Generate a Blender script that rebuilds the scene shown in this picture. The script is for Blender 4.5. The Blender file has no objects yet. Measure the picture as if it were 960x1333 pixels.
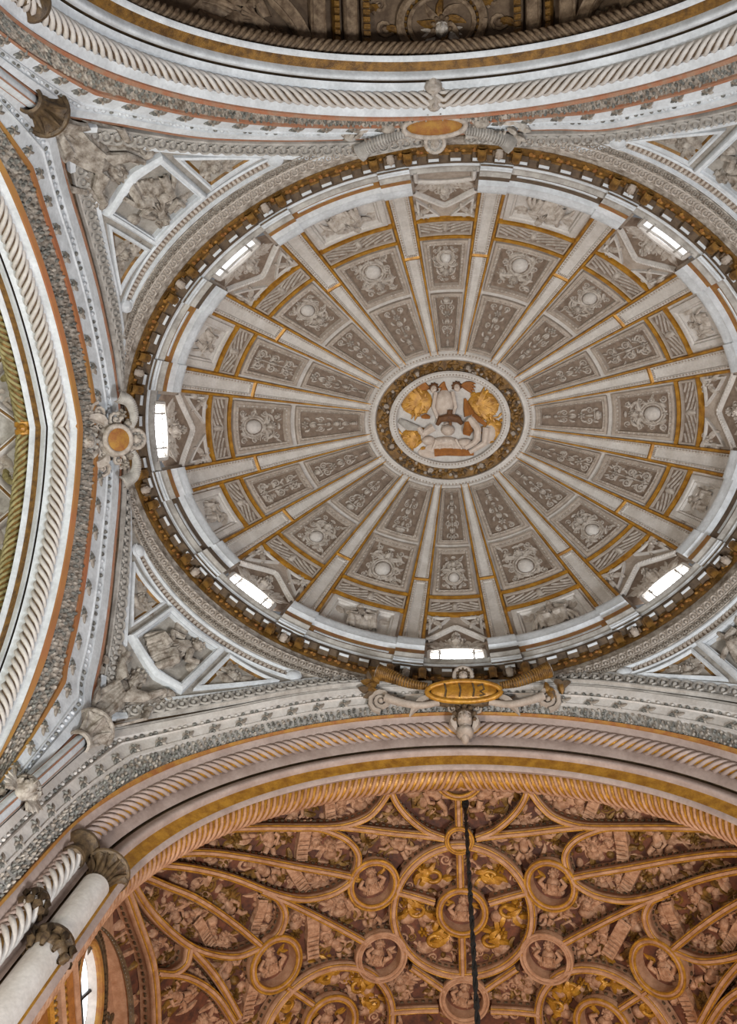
import math, random
import numpy as np
# ---------- shared geometry of the building (metres, camera at the origin, Z up, +Y towards the choir) ----------
CX, CY, ASP = .185, .178, 1.2455
def ringP(t, rho, z):
    t = np.asarray(t, float)
    return np.stack(np.broadcast_arrays(CX + ASP*rho*np.cos(t), CY + rho*np.sin(t), z), -1)
DB, DZ, DH = 5.75, 23.3, 5.6
def domeP(t, al, w=0.0):
    """Point on the dome: t plan parameter, al rise angle in degrees, w metres proud of the shell (inwards)."""
    t, al, w = np.broadcast_arrays(np.asarray(t, float), np.radians(np.asarray(al, float)), np.asarray(w, float))
    A = DB*ASP
    p = np.stack([CX + A*np.cos(al)*np.cos(t), CY + DB*np.cos(al)*np.sin(t), DZ + DH*np.sin(al)], -1)
    n = np.stack([np.cos(al)*np.cos(t)/A, np.cos(al)*np.sin(t)/DB, np.sin(al)/DH], -1)
    n /= np.linalg.norm(n, axis=-1, keepdims=True)
    return p - n*w[..., None]
def catmull(P, n=8):
    P = np.asarray(P, float); Q = np.vstack([2*P[0]-P[1], P, 2*P[-1]-P[-2]])
    out = []
    for i in range(1, len(Q)-2):
        s = np.linspace(0, 1, n, endpoint=False)[:, None]
        a, b, c, d = Q[i-1], Q[i], Q[i+1], Q[i+2]
        out.append(.5*((2*b)+(-a+c)*s+(2*a-5*b+4*c-d)*s*s+(-a+3*b-3*c+d)*s**3))
    return np.vstack(out+[P[-1:]])
# guilloche edge of the pendentives, one curve for each side, corner to corner (x, y, z)
BOT = catmull([(-6.95,5.9,18.45),(-6.6,5.97,18.85),(-5.62,6,19.57),(-4.64,6,20.25),(-3.37,6.02,21.2),(-2,6.05,21.8),(0,6.08,22.05),(1.5,6.06,21.95),(2.45,6.03,21.8),(3.5,6,21.4),(4.78,6,20.72),(5.8,6,20.05),(6.6,5.97,19.2),(7.2,5.9,18.5)])
TOP = catmull([(-6.95,-5.65,18.4),(-6.24,-5.7,19.13),(-5.2,-5.75,20.3),(-4.4,-5.8,20.9),(-3,-5.9,21.6),(-1.5,-5.98,22.0),(0,-6.0,22.1),(1.5,-5.98,22.0),(2.6,-5.9,21.85),(3.57,-5.75,21.6),(4.6,-5.72,21.0),(5.6,-5.7,20.35),(6.4,-5.68,19.4),(7.2,-5.65,18.4)])
LEFT = catmull([(-6.95,5.9,18.45),(-7.12,5.6,18.9),(-7.2,4.9,19.8),(-7.2,3.8,20.5),(-7.2,2.7,21.0),(-7.22,1.5,21.6),(-7.25,0,22.0),(-7.22,-1.2,21.75),(-7.2,-2.4,21.2),(-7.2,-3.1,20.83),(-7.2,-4.0,20.2),(-7.2,-4.6,19.7),(-7.12,-5.15,19.1),(-6.95,-5.65,18.4)])
RIGHT = LEFT[::-1]*np.array([-1,1,1])+np.array([.25,0,0]); RIGHT[0]=TOP[-1]; RIGHT[-1]=BOT[-1]
_loop = np.vstack([BOT[::-1][:-1], LEFT[:-1], TOP[:-1], RIGHT[:-1]])      # t grows from +X towards +Y (anticlockwise in plan maths)
_t = np.unwrap(np.arctan2(_loop[:,1]-CY, (_loop[:,0]-CX)/ASP))
_o = np.argsort(_t % (2*np.pi)); _lt = (_t % (2*np.pi))[_o]; _lp = _loop[_o]
_lt = np.concatenate([_lt-2*np.pi, _lt, _lt+2*np.pi]); _lp = np.vstack([_lp]*3)
def edgeP(t):
    t = np.asarray(t, float) % (2*np.pi)
    return np.stack([np.interp(t, _lt, _lp[:, i]) for i in range(3)], -1)
PR0, PZ0 = 6.18, 22.1
_ts = np.radians(np.arange(0, 360, .25)); _raw = edgeP(_ts); _k = np.arange(-80, 81)*.25
def _smooth(sig):
    w = np.exp(-.5*(_k/sig)**2); w /= w.sum(); p = np.vstack([_raw[-80:], _raw, _raw[:80]])
    return np.stack([np.convolve(p[:,i], w, 'valid') for i in range(3)], 1)
_sm = _smooth(7.5); _te = np.r_[_ts, 2*np.pi]; _sm = np.vstack([_sm, _sm[:1]])
def smoothP(t):
    t = np.asarray(t, float) % (2*np.pi)
    return np.stack([np.interp(t, _te, _sm[:, i]) for i in range(3)], -1)
def pendP(t, v, w=0.0):
    """Pendentive: v = 0 at the ring, 1 at the guilloche edge; w metres proud of it (towards the room)."""
    t, v, w = np.broadcast_arrays(np.asarray(t, float), np.asarray(v, float), np.asarray(w, float))
    def f(t, v, k):
        a = ringP(t, PR0, PZ0); b = smoothP(t); v = v[..., None]
        if k: b = b + (edgeP(t)-b)*np.clip(v, 0, 1)**4
        L = np.linalg.norm(b-a, axis=-1, keepdims=True)
        out = np.stack([np.cos(t), np.sin(t), np.full_like(t, .75)], -1)
        return a*(1-v) + b*v + out*.17*v*(1-v)*L
    e = 6e-3; p = f(t, v, 1); v2 = np.clip(v, .02, .98)
    n = np.cross(f(t+e, v2, 0)-f(t-e, v2, 0), f(t, v2+e, 0)-f(t, v2-e, 0))
    n /= np.linalg.norm(n, axis=-1, keepdims=True)+1e-12
    s = np.sign((n*(p-np.array([CX, CY, 15]))).sum(-1, keepdims=True)); s[s == 0] = 1
    return p - n*s*w[..., None]
import bpy
from mathutils import Matrix, Vector
SC = bpy.context.scene
# ---------- camera, world, lights, exposure ----------
CAM_AXES = np.array([[.996589,.033555,.075395],[-.025988,.994728,-.0992],[-.078326,.096902,.992207]])   # rows: right, down, forward
cam = bpy.data.cameras.new('camera'); cam_ob = bpy.data.objects.new('camera', cam); SC.collection.objects.link(cam_ob)
r_, d_, f_ = CAM_AXES
cam_ob.matrix_world = Matrix([[r_[0],-d_[0],-f_[0],0],[r_[1],-d_[1],-f_[1],0],[r_[2],-d_[2],-f_[2],0],[0,0,0,1]])
cam.sensor_fit = 'VERTICAL'; cam.sensor_height = 36; cam.lens = 36*1276.3/1333; cam.clip_end = 200
SC.camera = cam_ob
world = bpy.data.worlds.new('daylight'); SC.world = world; world.use_nodes = True
bg = world.node_tree.nodes['Background']; bg.inputs[0].default_value = (.94,.96,1,1); bg.inputs[1].default_value = .17
def area(name, loc, target, size, power, col):
    l = bpy.data.lights.new(name, 'AREA'); l.shape = 'DISK'; l.size = size; l.energy = power; l.color = col
    o = bpy.data.objects.new(name, l); SC.collection.objects.link(o); o.location = loc
    o.rotation_euler = (Vector(target)-Vector(loc)).to_track_quat('-Z', 'Y').to_euler(); return o
area('added_key_light', (6,6,1.5), (-4,-4,21), 3.2, 4000, (.91,.955,1))  # unseen disk lamp added as key light, in place of daylight from the nave
area('added_relief_light', (-5.5,3.5,3), (2,.5,27), 1.6, 1500, (1,.95,.88))  # unseen lamp added to strengthen relief shading in the dome; no window here
area('choir_lamp', (-3.6,12.6,10.5), (-1,10.4,21), .6, 105, (1,.57,.26))
area('choir_lamp', (4.0,12.6,10.5), (1,10.4,21), .6, 215, (1,.57,.26))
area('transept_daylight', (-10.5,0,8), (-10.8,0,21), 1.6, 500, (.95,1,.86))
SC.view_settings.view_transform = 'Standard'; SC.view_settings.look = 'None'
SC.view_settings.gamma = 1; SC.view_settings.use_curve_mapping = False
SC.view_settings.exposure = -.22
SC.cycles.use_denoising = True
SC.cycles.max_bounces = 5; SC.cycles.diffuse_bounces = 4
RNG = random.Random(7)

# ---------- materials ----------
def lin(c): return tuple((x/255/12.92 if x/255 <= .04045 else ((x/255+.055)/1.055)**2.4) for x in c)
def mat(name, rgb, rgb2=None, rough=.75, metal=0, scale=6, bump=.12, emit=None, streak=False, mid=.5):
    m = bpy.data.materials.new(name); m.use_nodes = True; nt = m.node_tree; N = nt.nodes; L = nt.links
    b = N['Principled BSDF']; b.inputs['Roughness'].default_value = rough; b.inputs['Metallic'].default_value = metal
    c1 = lin(rgb); c2 = lin(rgb2 or tuple(max(0, x*.8) for x in rgb))
    tc = N.new('ShaderNodeTexCoord'); no = N.new('ShaderNodeTexNoise'); no.inputs['Scale'].default_value = scale; no.inputs['Detail'].default_value = 6
    no.inputs['Roughness'].default_value = .65
    L.new(tc.outputs['Object'], no.inputs['Vector'])
    cr = N.new('ShaderNodeValToRGB'); cr.color_ramp.elements[0].position = mid-.14; cr.color_ramp.elements[1].position = mid+.14
    cr.color_ramp.elements[0].color = (*c2, 1); cr.color_ramp.elements[1].color = (*c1, 1)
    L.new(no.outputs['Fac'], cr.inputs['Fac'])
    n2 = N.new('ShaderNodeTexNoise'); n2.inputs['Scale'].default_value = scale*7; n2.inputs['Detail'].default_value = 4; L.new(tc.outputs['Object'], n2.inputs['Vector'])
    mx = N.new('ShaderNodeMixRGB'); mx.blend_type = 'MULTIPLY'; mx.inputs[0].default_value = .35
    L.new(cr.outputs['Color'], mx.inputs[1]); L.new(n2.outputs['Fac'], mx.inputs[2])
    g = N.new('ShaderNodeBrightContrast'); g.inputs['Bright'].default_value = 0.0; L.new(mx.outputs[0], g.inputs['Color'])
    L.new(g.outputs['Color'], b.inputs['Base Color'])
    if bump:
        bp = N.new('ShaderNodeBump'); bp.inputs['Strength'].default_value = bump; bp.inputs['Distance'].default_value = .03
        L.new(n2.outputs['Fac'], bp.inputs['Height']); L.new(bp.outputs['Normal'], b.inputs['Normal'])
    if emit: b.inputs['Emission Color'].default_value = (*emit[:3], 1); b.inputs['Emission Strength'].default_value = emit[3]
    return m
WHITE  = mat('white_stucco', (216,209,202), (198,189,180), scale=2.5)
COOL   = mat('limewash_white', (226,229,232), (200,202,204), scale=2.2)
TAUPE  = mat('taupe_stucco', (186,171,157), (160,145,131), scale=5)
GROUND = mat('brown_painted_ground', (142,122,105), (112,93,78), scale=7)
RELIEF = mat('carved_stucco', (202,191,180), (160,146,132), scale=8)
GREY   = mat('grey_stucco', (192,186,178), (150,143,135), scale=3)
GREYGR = mat('grey_relief_ground', (172,165,156), (138,130,120), scale=3)
WEATHER= mat('weathered_carving', (190,180,168), (112,98,84), scale=6)
GOLD   = mat('gilding', (204,148,50), (154,102,30), rough=.4, metal=.25, scale=5, bump=.25)
DULLG  = mat('worn_gilding', (150,108,44), (92,62,24), rough=.5, metal=.25, scale=7, bump=.4)
BRONZE = mat('dark_gilded_bronze', (112,90,62), (66,50,34), rough=.5, metal=.2, scale=9, bump=.3)
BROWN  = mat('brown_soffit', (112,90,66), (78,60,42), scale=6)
RED    = mat('red_ochre_fillet', (170,108,76), (166,132,108), scale=5, bump=.3)
OCHRE  = mat('ochre_fillet', (176,128,52), (150,92,44), scale=5, bump=.3)
LEAF   = mat('darkened_leaf_carving', (150,148,140), (70,66,60), scale=14)
PINKW  = mat('pinkish_white_plaster', (182,161,150), (160,138,127), scale=2)
PINK   = mat('pink_stucco', (196,150,116), (162,114,80), scale=4)
VGROUND= mat('rust_vault_ground', (118,66,40), (70,38,24), scale=4)
REDOCH = mat('red_to_ochre_fillet', (172,104,72), (166,124,58), scale=.22, bump=.3)
VREL   = mat('pink_carving', (200,154,120), (148,102,70), scale=8)
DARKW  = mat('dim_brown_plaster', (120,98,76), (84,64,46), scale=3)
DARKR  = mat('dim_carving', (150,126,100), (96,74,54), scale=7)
GREEN  = mat('greenish_gilt_rope', (170,158,110), (112,100,56), scale=6)
IRON   = mat('black_iron', (30,28,26), (18,17,16), rough=.6)
GLASS  = mat('daylit_window_pane', (240,244,250), (235,240,250), rough=.2, bump=0, emit=(.93,.97,1,20))
CHGLASS= mat('daylit_oval_window_pane', (240,244,250), (235,240,250), rough=.2, bump=0, emit=(.93,.97,1,3))
PALEGL = mat('daylit_frosted_pane', (240,244,250), (235,240,250), rough=.2, bump=0, emit=(.95,.97,1,1.5))
HAIR   = mat('brown_painted_hair', (120,80,46), (90,56,30), scale=12)
SKIN   = mat('painted_stucco_skin', (216,200,186), (196,176,160), scale=6)
RUST   = mat('painted_brown_cloth', (170,106,40), (140,84,30), scale=5)

# ---------- mesh building ----------
class MB:
    def __init__(s): s.V = []; s.F = []; s.M = []; s.n = 0
    def add(s, P, cu=False, cv=False, mi=0):
        """A grid of points (n, m, 3) as quads; cu / cv close it along the first / second axis."""
        P = np.asarray(P, float); n, m = P.shape[:2]; idx = np.arange(n*m).reshape(n, m)
        if cu: idx = np.vstack([idx, idx[:1]])
        if cv: idx = np.hstack([idx, idx[:, :1]])
        q = np.stack([idx[:-1,:-1], idx[1:,:-1], idx[1:,1:], idx[:-1,1:]], -1).reshape(-1, 4)
        s.F.append(q+s.n); s.M.append(np.full(len(q), mi)); s.V.append(P.reshape(-1, 3)); s.n += n*m
        return s
    def mesh(s, name, m, o0=None, angle=40):
        V = np.vstack(s.V); F = np.vstack(s.F)
        if o0 is None: o0 = (V.min(0)+V.max(0))/2
        me = bpy.data.meshes.new(name); V = (V-np.asarray(o0)).astype(np.float32)
        me.vertices.add(len(V)); me.vertices.foreach_set('co', V.ravel())
        me.loops.add(F.size); me.loops.foreach_set('vertex_index', F.ravel().astype(np.int32))
        me.polygons.add(len(F)); me.polygons.foreach_set('loop_start', np.arange(0, F.size, 4, dtype=np.int32))
        me.polygons.foreach_set('material_index', np.concatenate(s.M).astype(np.int32))
        me.update(calc_edges=True)
        for x in (m if isinstance(m, (list, tuple)) else [m]): me.materials.append(x)
        me.polygons.foreach_set('use_smooth', np.ones(len(F), bool))
        if angle < 180: me.set_sharp_from_angle(angle=math.radians(angle))
        return me, o0
    def build(s, name, m, parent=None, angle=40, label=None):
        me, o0 = s.mesh(name, m, None if parent is None else np.array(root_loc(parent)), angle)
        o = bpy.data.objects.new(name, me); SC.collection.objects.link(o)
        if parent is not None: o.parent = parent
        else: o.location = o0
        if label: o['label'] = label
        return o
def root_loc(o):
    p = Vector((0,0,0))
    while o is not None: p = p+o.location; o = o.parent
    return p
def tag(o, label, cat, group=None, kind=None):
    o['label'] = label; o['category'] = cat
    if group: o['group'] = group
    o['kind'] = kind or 'thing'
    return o
def thing(name, loc, label, cat, group=None):
    o = bpy.data.objects.new(name, None); SC.collection.objects.link(o); o.location = [float(x) for x in loc]; o.empty_display_size = .2
    return tag(o, label, cat, group)
def struct(o): o['kind'] = 'structure'; return o

def frames(C, up=None, closed=False):
    """Tangent, side and up vectors along a polyline; up is a fixed vector, an array, or None for +Z."""
    C = np.asarray(C, float)
    T = (np.roll(C,-1,0)-np.roll(C,1,0)) if closed else np.gradient(C, axis=0)
    T /= np.linalg.norm(T, axis=1, keepdims=True)+1e-12
    U = np.broadcast_to(np.array([0,0,1.]) if up is None else np.asarray(up, float), C.shape)
    S = np.cross(T, U); S /= np.linalg.norm(S, axis=1, keepdims=True)+1e-12
    return T, S, np.cross(S, T)
def sweep(mb, C, prof, up=None, closed=False, cap=False, mi=0):
    """Sweep an open or closed profile [(side, up)] along C."""
    C = np.asarray(C, float); T, S, U = frames(C, up, closed); p = np.asarray(prof, float)
    G = C[:,None,:]+S[:,None,:]*p[None,:,0:1]+U[:,None,:]*p[None,:,1:2]
    mb.add(G, cu=closed, cv=cap, mi=mi)
def tube3(mb, C, r, k=6, up=None, closed=False, mi=0):
    C = np.asarray(C, float); r = np.broadcast_to(np.asarray(r, float), (len(C),)); T, S, U = frames(C, up, closed)
    a = np.linspace(0, 2*np.pi, k, endpoint=False)
    G = C[:,None,:]+r[:,None,None]*(S[:,None,:]*np.cos(a)[None,:,None]+U[:,None,:]*np.sin(a)[None,:,None])
    mb.add(G, cu=closed, cv=True, mi=mi)
def resample(C, step, closed=False):
    C = np.asarray(C, float)
    if closed: C = np.vstack([C, C[:1]])
    d = np.r_[0, np.cumsum(np.linalg.norm(np.diff(C, axis=0), axis=1))]; n = max(2, int(round(d[-1]/step))+1)
    s = np.linspace(0, d[-1], n); Q = np.stack([np.interp(s, d, C[:,i]) for i in range(3)], 1)
    return Q[:-1] if closed else Q
def rope(name, C, r, parent, body, strand, pitch=.17, up=None, sgn=1, label=None, n=5, mirror=None):
    """Cable moulding: a core with twisted strands in two materials. mirror = fraction where the twist turns over."""
    C = resample(C, .05); d = np.r_[0, np.cumsum(np.linalg.norm(np.diff(C, axis=0), axis=1))]
    T, S, U = frames(C, up); mb = MB(); tube3(mb, C, r*.9, 8, up, mi=1)
    dd = d if mirror is None else np.abs(d-d[-1]*mirror)
    for k in range(n):
        a = 2*np.pi*(k/n+sgn*dd/(pitch*n)); rr = r*.92
        c = C+rr*(np.cos(a)[:,None]*S+np.sin(a)[:,None]*U); w = min(r*.34, pitch*.25)
        tube3(mb, c, w, 5, up, mi=0)
    return mb.build(name, [strand, body], parent, angle=180, label=label)
def lathe(mb, base, prof, n=16, axis=(0,0,1), flute=0, nf=8, squash=None, mi=0):
    """Profile [(radius, height)] turned about an axis; flute > 0 lobes it."""
    ax = Vector(axis).normalized(); q = ax.to_track_quat('Z', 'Y').to_matrix(); Q = np.array(q); a = np.linspace(0, 2*np.pi, n, endpoint=False)
    p = np.asarray(prof, float); fl = p[:,2] if p.shape[1] > 2 else np.full(len(p), flute)
    R = p[:,0][:,None]*(1+fl[:,None]*np.cos(nf*a)[None,:])
    X = np.stack([R*np.cos(a), R*np.sin(a), np.broadcast_to(p[:,1][:,None], R.shape)], -1)
    mb.add(X@Q.T+np.asarray(base, float), cv=True, mi=mi)
def box(mb, c, sx, sy, sz, X=(1,0,0), Y=(0,1,0), Z=(0,0,1), mi=0):
    c = np.asarray(c, float); X = np.asarray(X, float); Y = np.asarray(Y, float); Z = np.asarray(Z, float)
    b = .12*min(sx, sy, sz)
    L = [(0,0,-sz),(sx-b,sy-b,-sz),(sx,sy,-sz+b),(sx,sy,sz-b),(sx-b,sy-b,sz),(0,0,sz)]
    G = [[c+(X*x*i+Y*y*j)/2+Z*z/2 for i, j in ((-1,-1),(1,-1),(1,1),(-1,1))] for x, y, z in L]
    mb.add(np.array(G), cv=True, mi=mi)

# ---------- relief kit: carving described in flat local metres (x, y, height), then bent onto its surface ----------
class Rel:
    def __init__(s): s.G = []; s.st = [(0,0,1,0,1)]
    def push(s, x, y, k=1, ang=0, fx=1):
        X, Y, K, A, FX = s.st[-1]; ca, sa = math.cos(A), math.sin(A); x *= FX
        s.st.append((X+K*(ca*x-sa*y), Y+K*(sa*x+ca*y), K*k, A+ang*FX, FX*fx)); return s
    def pop(s): s.st.pop(); return s
    def grid(s, P, mi=0, cv=True):
        X, Y, K, A, FX = s.st[-1]; ca, sa = math.cos(A), math.sin(A); P = np.array(P, float)
        x = P[...,0]*FX; y = P[...,1].copy()
        P[...,0] = X+K*(ca*x-sa*y); P[...,1] = Y+K*(sa*x+ca*y); P[...,2] *= K
        s.G.append((P, mi, cv))
    def blob(s, x, y, rx, ry, h, rot=0, n=9, m=4, w=0, mi=0):
        a = np.linspace(0, 2*np.pi, n, endpoint=False); b = np.linspace(-.25, np.pi/2, m)
        c = np.cos(b)[:,None]; X = rx*c*np.cos(a); Y = ry*c*np.sin(a); Z = np.broadcast_to((w+h*np.sin(b))[:,None], X.shape)
        s.grid(np.stack([x+X*math.cos(rot)-Y*math.sin(rot), y+X*math.sin(rot)+Y*math.cos(rot), Z], -1), mi)
    def tube(s, pts, r, w=0, flat=1, k=5, mi=0):
        P = np.asarray(pts, float); r = np.broadcast_to(np.asarray(r, float), (len(P),)); z = P[:,2] if P.shape[1] > 2 else np.full(len(P), w)
        T = np.gradient(P[:,:2], axis=0); T /= np.linalg.norm(T, axis=1, keepdims=True)+1e-9; Nn = np.stack([-T[:,1], T[:,0]], 1)
        a = np.linspace(-.3, np.pi+.3, k)
        x = P[:,None,:2]+Nn[:,None,:]*(r[:,None]*np.cos(a)[None,:])[...,None]
        zz = z[:,None]+flat*r[:,None]*np.sin(a)[None,:]
        s.grid(np.concatenate([x, zz[...,None]], -1), mi, cv=False)
    def ring(s, x, y, rx, ry, rt, n=18, w=0, mi=0, k=5, flat=1):
        a = np.linspace(0, 2*np.pi, n+1); s.tube(np.stack([x+rx*np.cos(a), y+ry*np.sin(a)], 1), rt, w, flat, k, mi)
    def scroll(s, x, y, r, turns=1.4, a0=0, d=1, rt=None, mi=0, n=14):
        rt = rt or r*.24; u = np.linspace(0, 1, n); a = a0+d*turns*2*np.pi*u; rr = r*(1-.82*u)
        s.tube(np.stack([x+rr*np.cos(a), y+rr*np.sin(a)], 1), rt*(1-.3*u), 0, 1.1, 4, mi); s.blob(x, y, r*.26, r*.26, rt*1.5, n=6, m=3, mi=mi)
    def leaf(s, x, y, l, wd, ang, h=.03, mi=0, curl=.4):
        u = np.linspace(0, 1, 6); a = ang+curl*u
        P = np.stack([x+l*u*np.cos(a), y+l*u*np.sin(a)], 1); s.tube(P, wd*np.sin(np.pi*(.12+.84*u))+.003, 0, h/wd, 4, mi)
    def rosette(s, x, y, r, n=6, h=.04, mi=0):
        for i in range(n):
            a = 2*np.pi*i/n; s.blob(x+r*.62*math.cos(a), y+r*.62*math.sin(a), r*.42, r*.28, h*.8, a, 6, 3, mi=mi)
        s.blob(x, y, r*.34, r*.34, h*1.4, n=7, m=3, mi=mi)
    def head(s, x, y, r, ang=0, h=1.0, hair=0, mi=0, wings=False):
        s.push(x, y, r, ang)
        if wings:
            for q in (-1,1):
                for i in range(4): s.leaf(q*.7, -.5-.12*i, 1.5-.15*i, .3, (0 if q > 0 else np.pi)+q*(.7-.42*i), .22, mi, curl=-q*.35)
        s.blob(0, .12, 1.0, 1.06, .62*h, n=12, m=4, mi=hair)                         # hair
        for i in range(7):
            a = math.radians(-20+220*i/6); s.blob(.92*math.cos(a), .15+.95*math.sin(a), .3, .26, .62*h, n=6, m=3, mi=hair)
        s.blob(0, -.12, .74, .92, 1.0*h, n=12, m=5, mi=mi)                            # face
        s.blob(0, -.12, .13, .3, .3*h, w=.92*h, n=6, m=3, mi=mi)                      # nose
        for q in (-1,1):
            s.tube([(q*.12,.2,.86*h),(q*.34,.27,.8*h),(q*.55,.16,.62*h)], .09, k=4, mi=mi)   # brow
            s.blob(q*.34, .06, .13, .08, .1*h, w=.78*h, n=6, m=3, mi=hair)            # eye
            s.blob(q*.42, -.3, .24, .24, .2*h, w=.62*h, n=6, m=3, mi=mi)              # cheek
        s.blob(0, -.56, .24, .09, .14*h, w=.74*h, n=6, m=3, mi=mi); s.blob(0, -.82, .26, .18, .25*h, w=.5*h, n=6, m=3, mi=mi)   # lips, chin
        s.pop()
    def limb(s, pts, r, mi=0):
        P = np.asarray(pts, float); u = np.linspace(0, len(P)-1, 9); k = np.arange(len(P))
        s.tube(np.stack([np.interp(u, k, P[:,i]) for i in range(P.shape[1])], 1), np.linspace(r, r*.55, 9), 0, 1.1, 6, mi)
    def putto(s, x, y, k, ang=0, fx=1, rng=RNG, wing=None, hair=0):
        """A cherub, about 2 units tall: head, torso, arms, legs and wings."""
        s.push(x, y, k, ang, fx)
        for q in (-1,1):
            for i in range(4): s.leaf(q*.14, .25, .95-.12*i, .13, (.75 if q > 0 else np.pi-.75)-q*.36*i, .1, wing or 0, curl=-q*.3)
        s.blob(0, .1, .28, .4, .3, n=10, m=4); s.blob(0, -.22, .27, .25, .3, n=10, m=4)
        e = rng.uniform(-.2, .3)
        s.limb([(.2,.35,.1),(.5,.2+e,.14),(.62,.55+e,.12)], .11); s.limb([(-.2,.35,.1),(-.46,.05-e,.14),(-.3,-.3,.2)], .11)
        s.limb([(.13,-.35,.12),(.36,-.7,.2),(.2,-1.05,.08)], .16); s.limb([(-.13,-.35,.12),(-.24,-.78,.14),(-.5,-1.05,.06)], .16)
        s.head(.03, .7, .25, rng.uniform(-.4, .4), 1.1, hair); s.pop()
    def robed(s, x, y, k, ang=0, fx=1, rng=RNG, attr=0):
        """A seated robed figure, about 2 units across: knees, torso, arms, head and drapery folds."""
        s.push(x, y, k, ang, fx)
        s.blob(0, -.35, .72, .5, .34, .15, 12, 4); s.blob(.05, .25, .36, .5, .36, -.15, 12, 4)
        s.limb([(.1,-.1,.2),(.55,-.2,.34),(.5,-.85,.1)], .24); s.limb([(-.1,-.15,.2),(-.5,-.3,.34),(-.45,-.9,.1)], .24)
        for i in range(9):
            x0 = -.75+.19*i+rng.uniform(-.05,.05); b = rng.uniform(-.25,.25)
            s.tube([(x0*.55,.1+.08*math.sin(i),.28),(x0*.85+b*.4,-.3,.30),(x0+b,-.62,.2),(x0*1.05+b,-.84,.06)], [.05,.09,.09,.05], k=5)
        s.limb([(.3,.5,.2),(.68,.2,.26),(.86,.55,.2)], .15); s.limb([(-.25,.5,.2),(-.6,.15,.28),(-.2,-.02,.4)], .15)
        for i in range(5):
            a = -.9+.45*i; s.tube([(-.1+.06*i,.62,.26),(.1*a,.25,.4),(.3*a,-.1,.38)], .045, k=4)
        s.blob(.92, .66, .22, .28, .12, .4, 8, 3, mi=attr)                             # what the raised hand holds
        s.head(.06, .9, .27, rng.uniform(-.5,.5), 1.15); s.pop()
    def plume(s, x, y, k, n, ang, rng=RNG, mi=0):
        for i in range(n):
            a = ang+(i-(n-1)/2)*.42; s.leaf(x, y, k*(1-.12*abs(i-(n-1)/2)), k*.17, a, k*.14, mi, curl=rng.uniform(-.6,.6))
    def emit(s, mp, mb=None):
        mb = mb or MB()
        for P, mi, cv in s.G: mb.add(mp(P[...,0], P[...,1], P[...,2]), cv=cv, mi=mi)
        return mb
def inset(poly, d):
    """Convex polygon offset inwards by d (points in order, either way round)."""
    P = np.asarray(poly, float); n = len(P); c = P.mean(0); out = []
    L = []
    for i in range(n):
        a, b = P[i], P[(i+1)%n]; t = (b-a)/np.linalg.norm(b-a); m = np.array([-t[1], t[0]])
        if (c-a)@m < 0: m = -m
        L.append((a+m*d, t))
    for i in range(n):
        (p, t), (q, u) = L[i-1], L[i]; A = np.array([[t[0],-u[0]],[t[1],-u[1]]]); s = np.linalg.solve(A, q-p); out.append(p+t*s[0])
    return np.array(out)
def subdiv(P, k): P = np.asarray(P, float); return np.vstack([P[i]+(P[(i+1)%len(P)]-P[i])*np.linspace(0,1,k,endpoint=False)[:,None] for i in range(len(P))])
def stuff(o): o['kind'] = 'stuff'; return o
PROTO = {}
def stamp(key, name, maker, m, parent, p, X, Y, Z):
    """One small piece as an object of its own; all pieces of one key share a mesh."""
    if key not in PROTO:
        mb = MB(); maker(mb); PROTO[key] = mb.mesh(name, m, np.zeros(3), 60)[0]
    o = bpy.data.objects.new(name, PROTO[key]); SC.collection.objects.link(o); o.parent = parent
    M = Matrix.Identity(4)
    for i in range(3): M[i][0], M[i][1], M[i][2] = float(X[i]), float(Y[i]), float(Z[i])
    l = root_loc(parent); M[0][3], M[1][3], M[2][3] = float(p[0])-l[0], float(p[1])-l[1], float(p[2])-l[2]
    o.matrix_local = M; return o
def poly_frame(mb, mp, poly, prof, k=6, mi=0):
    """A moulding run round a polygon: prof = [(inset, height)]."""
    G = []
    for d, w in prof:
        q = subdiv(inset(poly, d) if d else poly, k); G.append(mp(q[:,0], q[:,1], np.full(len(q), w)))
    mb.add(np.array(G), cv=True, mi=mi); return mb
def poly_fill(mb, mp, poly, w=0, k=6, rings=5, mi=0):
    q = subdiv(poly, k); c = q.mean(0); G = []
    for i in range(rings+1):
        p = c+(q-c)*(1-i/rings*.999); G.append(mp(p[:,0], p[:,1], np.full(len(p), w)))
    mb.add(np.array(G), cv=True, mi=mi); return mb
def beads_along(rel, a, b, step, r, h, w=0, mi=0):
    a = np.asarray(a, float); b = np.asarray(b, float); n = max(2, int(np.linalg.norm(b-a)/step))
    for i in range(n): p = a+(b-a)*((i+.5)/n); rel.blob(p[0], p[1], r, r, h, n=5, m=3, w=w, mi=mi)
# ================= DOME =================
q4 = [13.3, 34.3, 56.6, 80.6]
RIBT = sorted([x for x in q4]+[180-x for x in q4]+[180+x for x in q4]+[360-x for x in q4])
def dpt(t): return math.hypot(DB*ASP*.965*math.sin(t), DB*.965*math.cos(t))
RIB = [(math.radians(t), .335/dpt(math.radians(t))) for t in RIBT]
WIN = {0:'at the right edge of the photo',45:'at the lower right',90:'at the bottom',135:'at the lower left',180:'at the far left',225:'at the upper left',270:'at the top',315:'at the upper right'}
BAYNAME = ['below the right-edge window bay','right of the bottom window bay','left of the bottom window bay','below the far-left window bay','above the far-left window bay','left of the top blind bay','right of the top blind bay','above the right-edge window bay']
WNAME = {0:'right-edge window bay',45:'lower-right window bay',90:'bottom window bay',135:'lower-left window bay',180:'far-left window bay',225:'upper-left window bay',270:'top blind bay',315:'upper-right window bay'}
AL = dict(low=3., g2=26.2, g1=33.0, split=51.5, top=70.6, brk=38.8)
HM = math.radians(1)*5.72                        # metres per degree of rise
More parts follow.
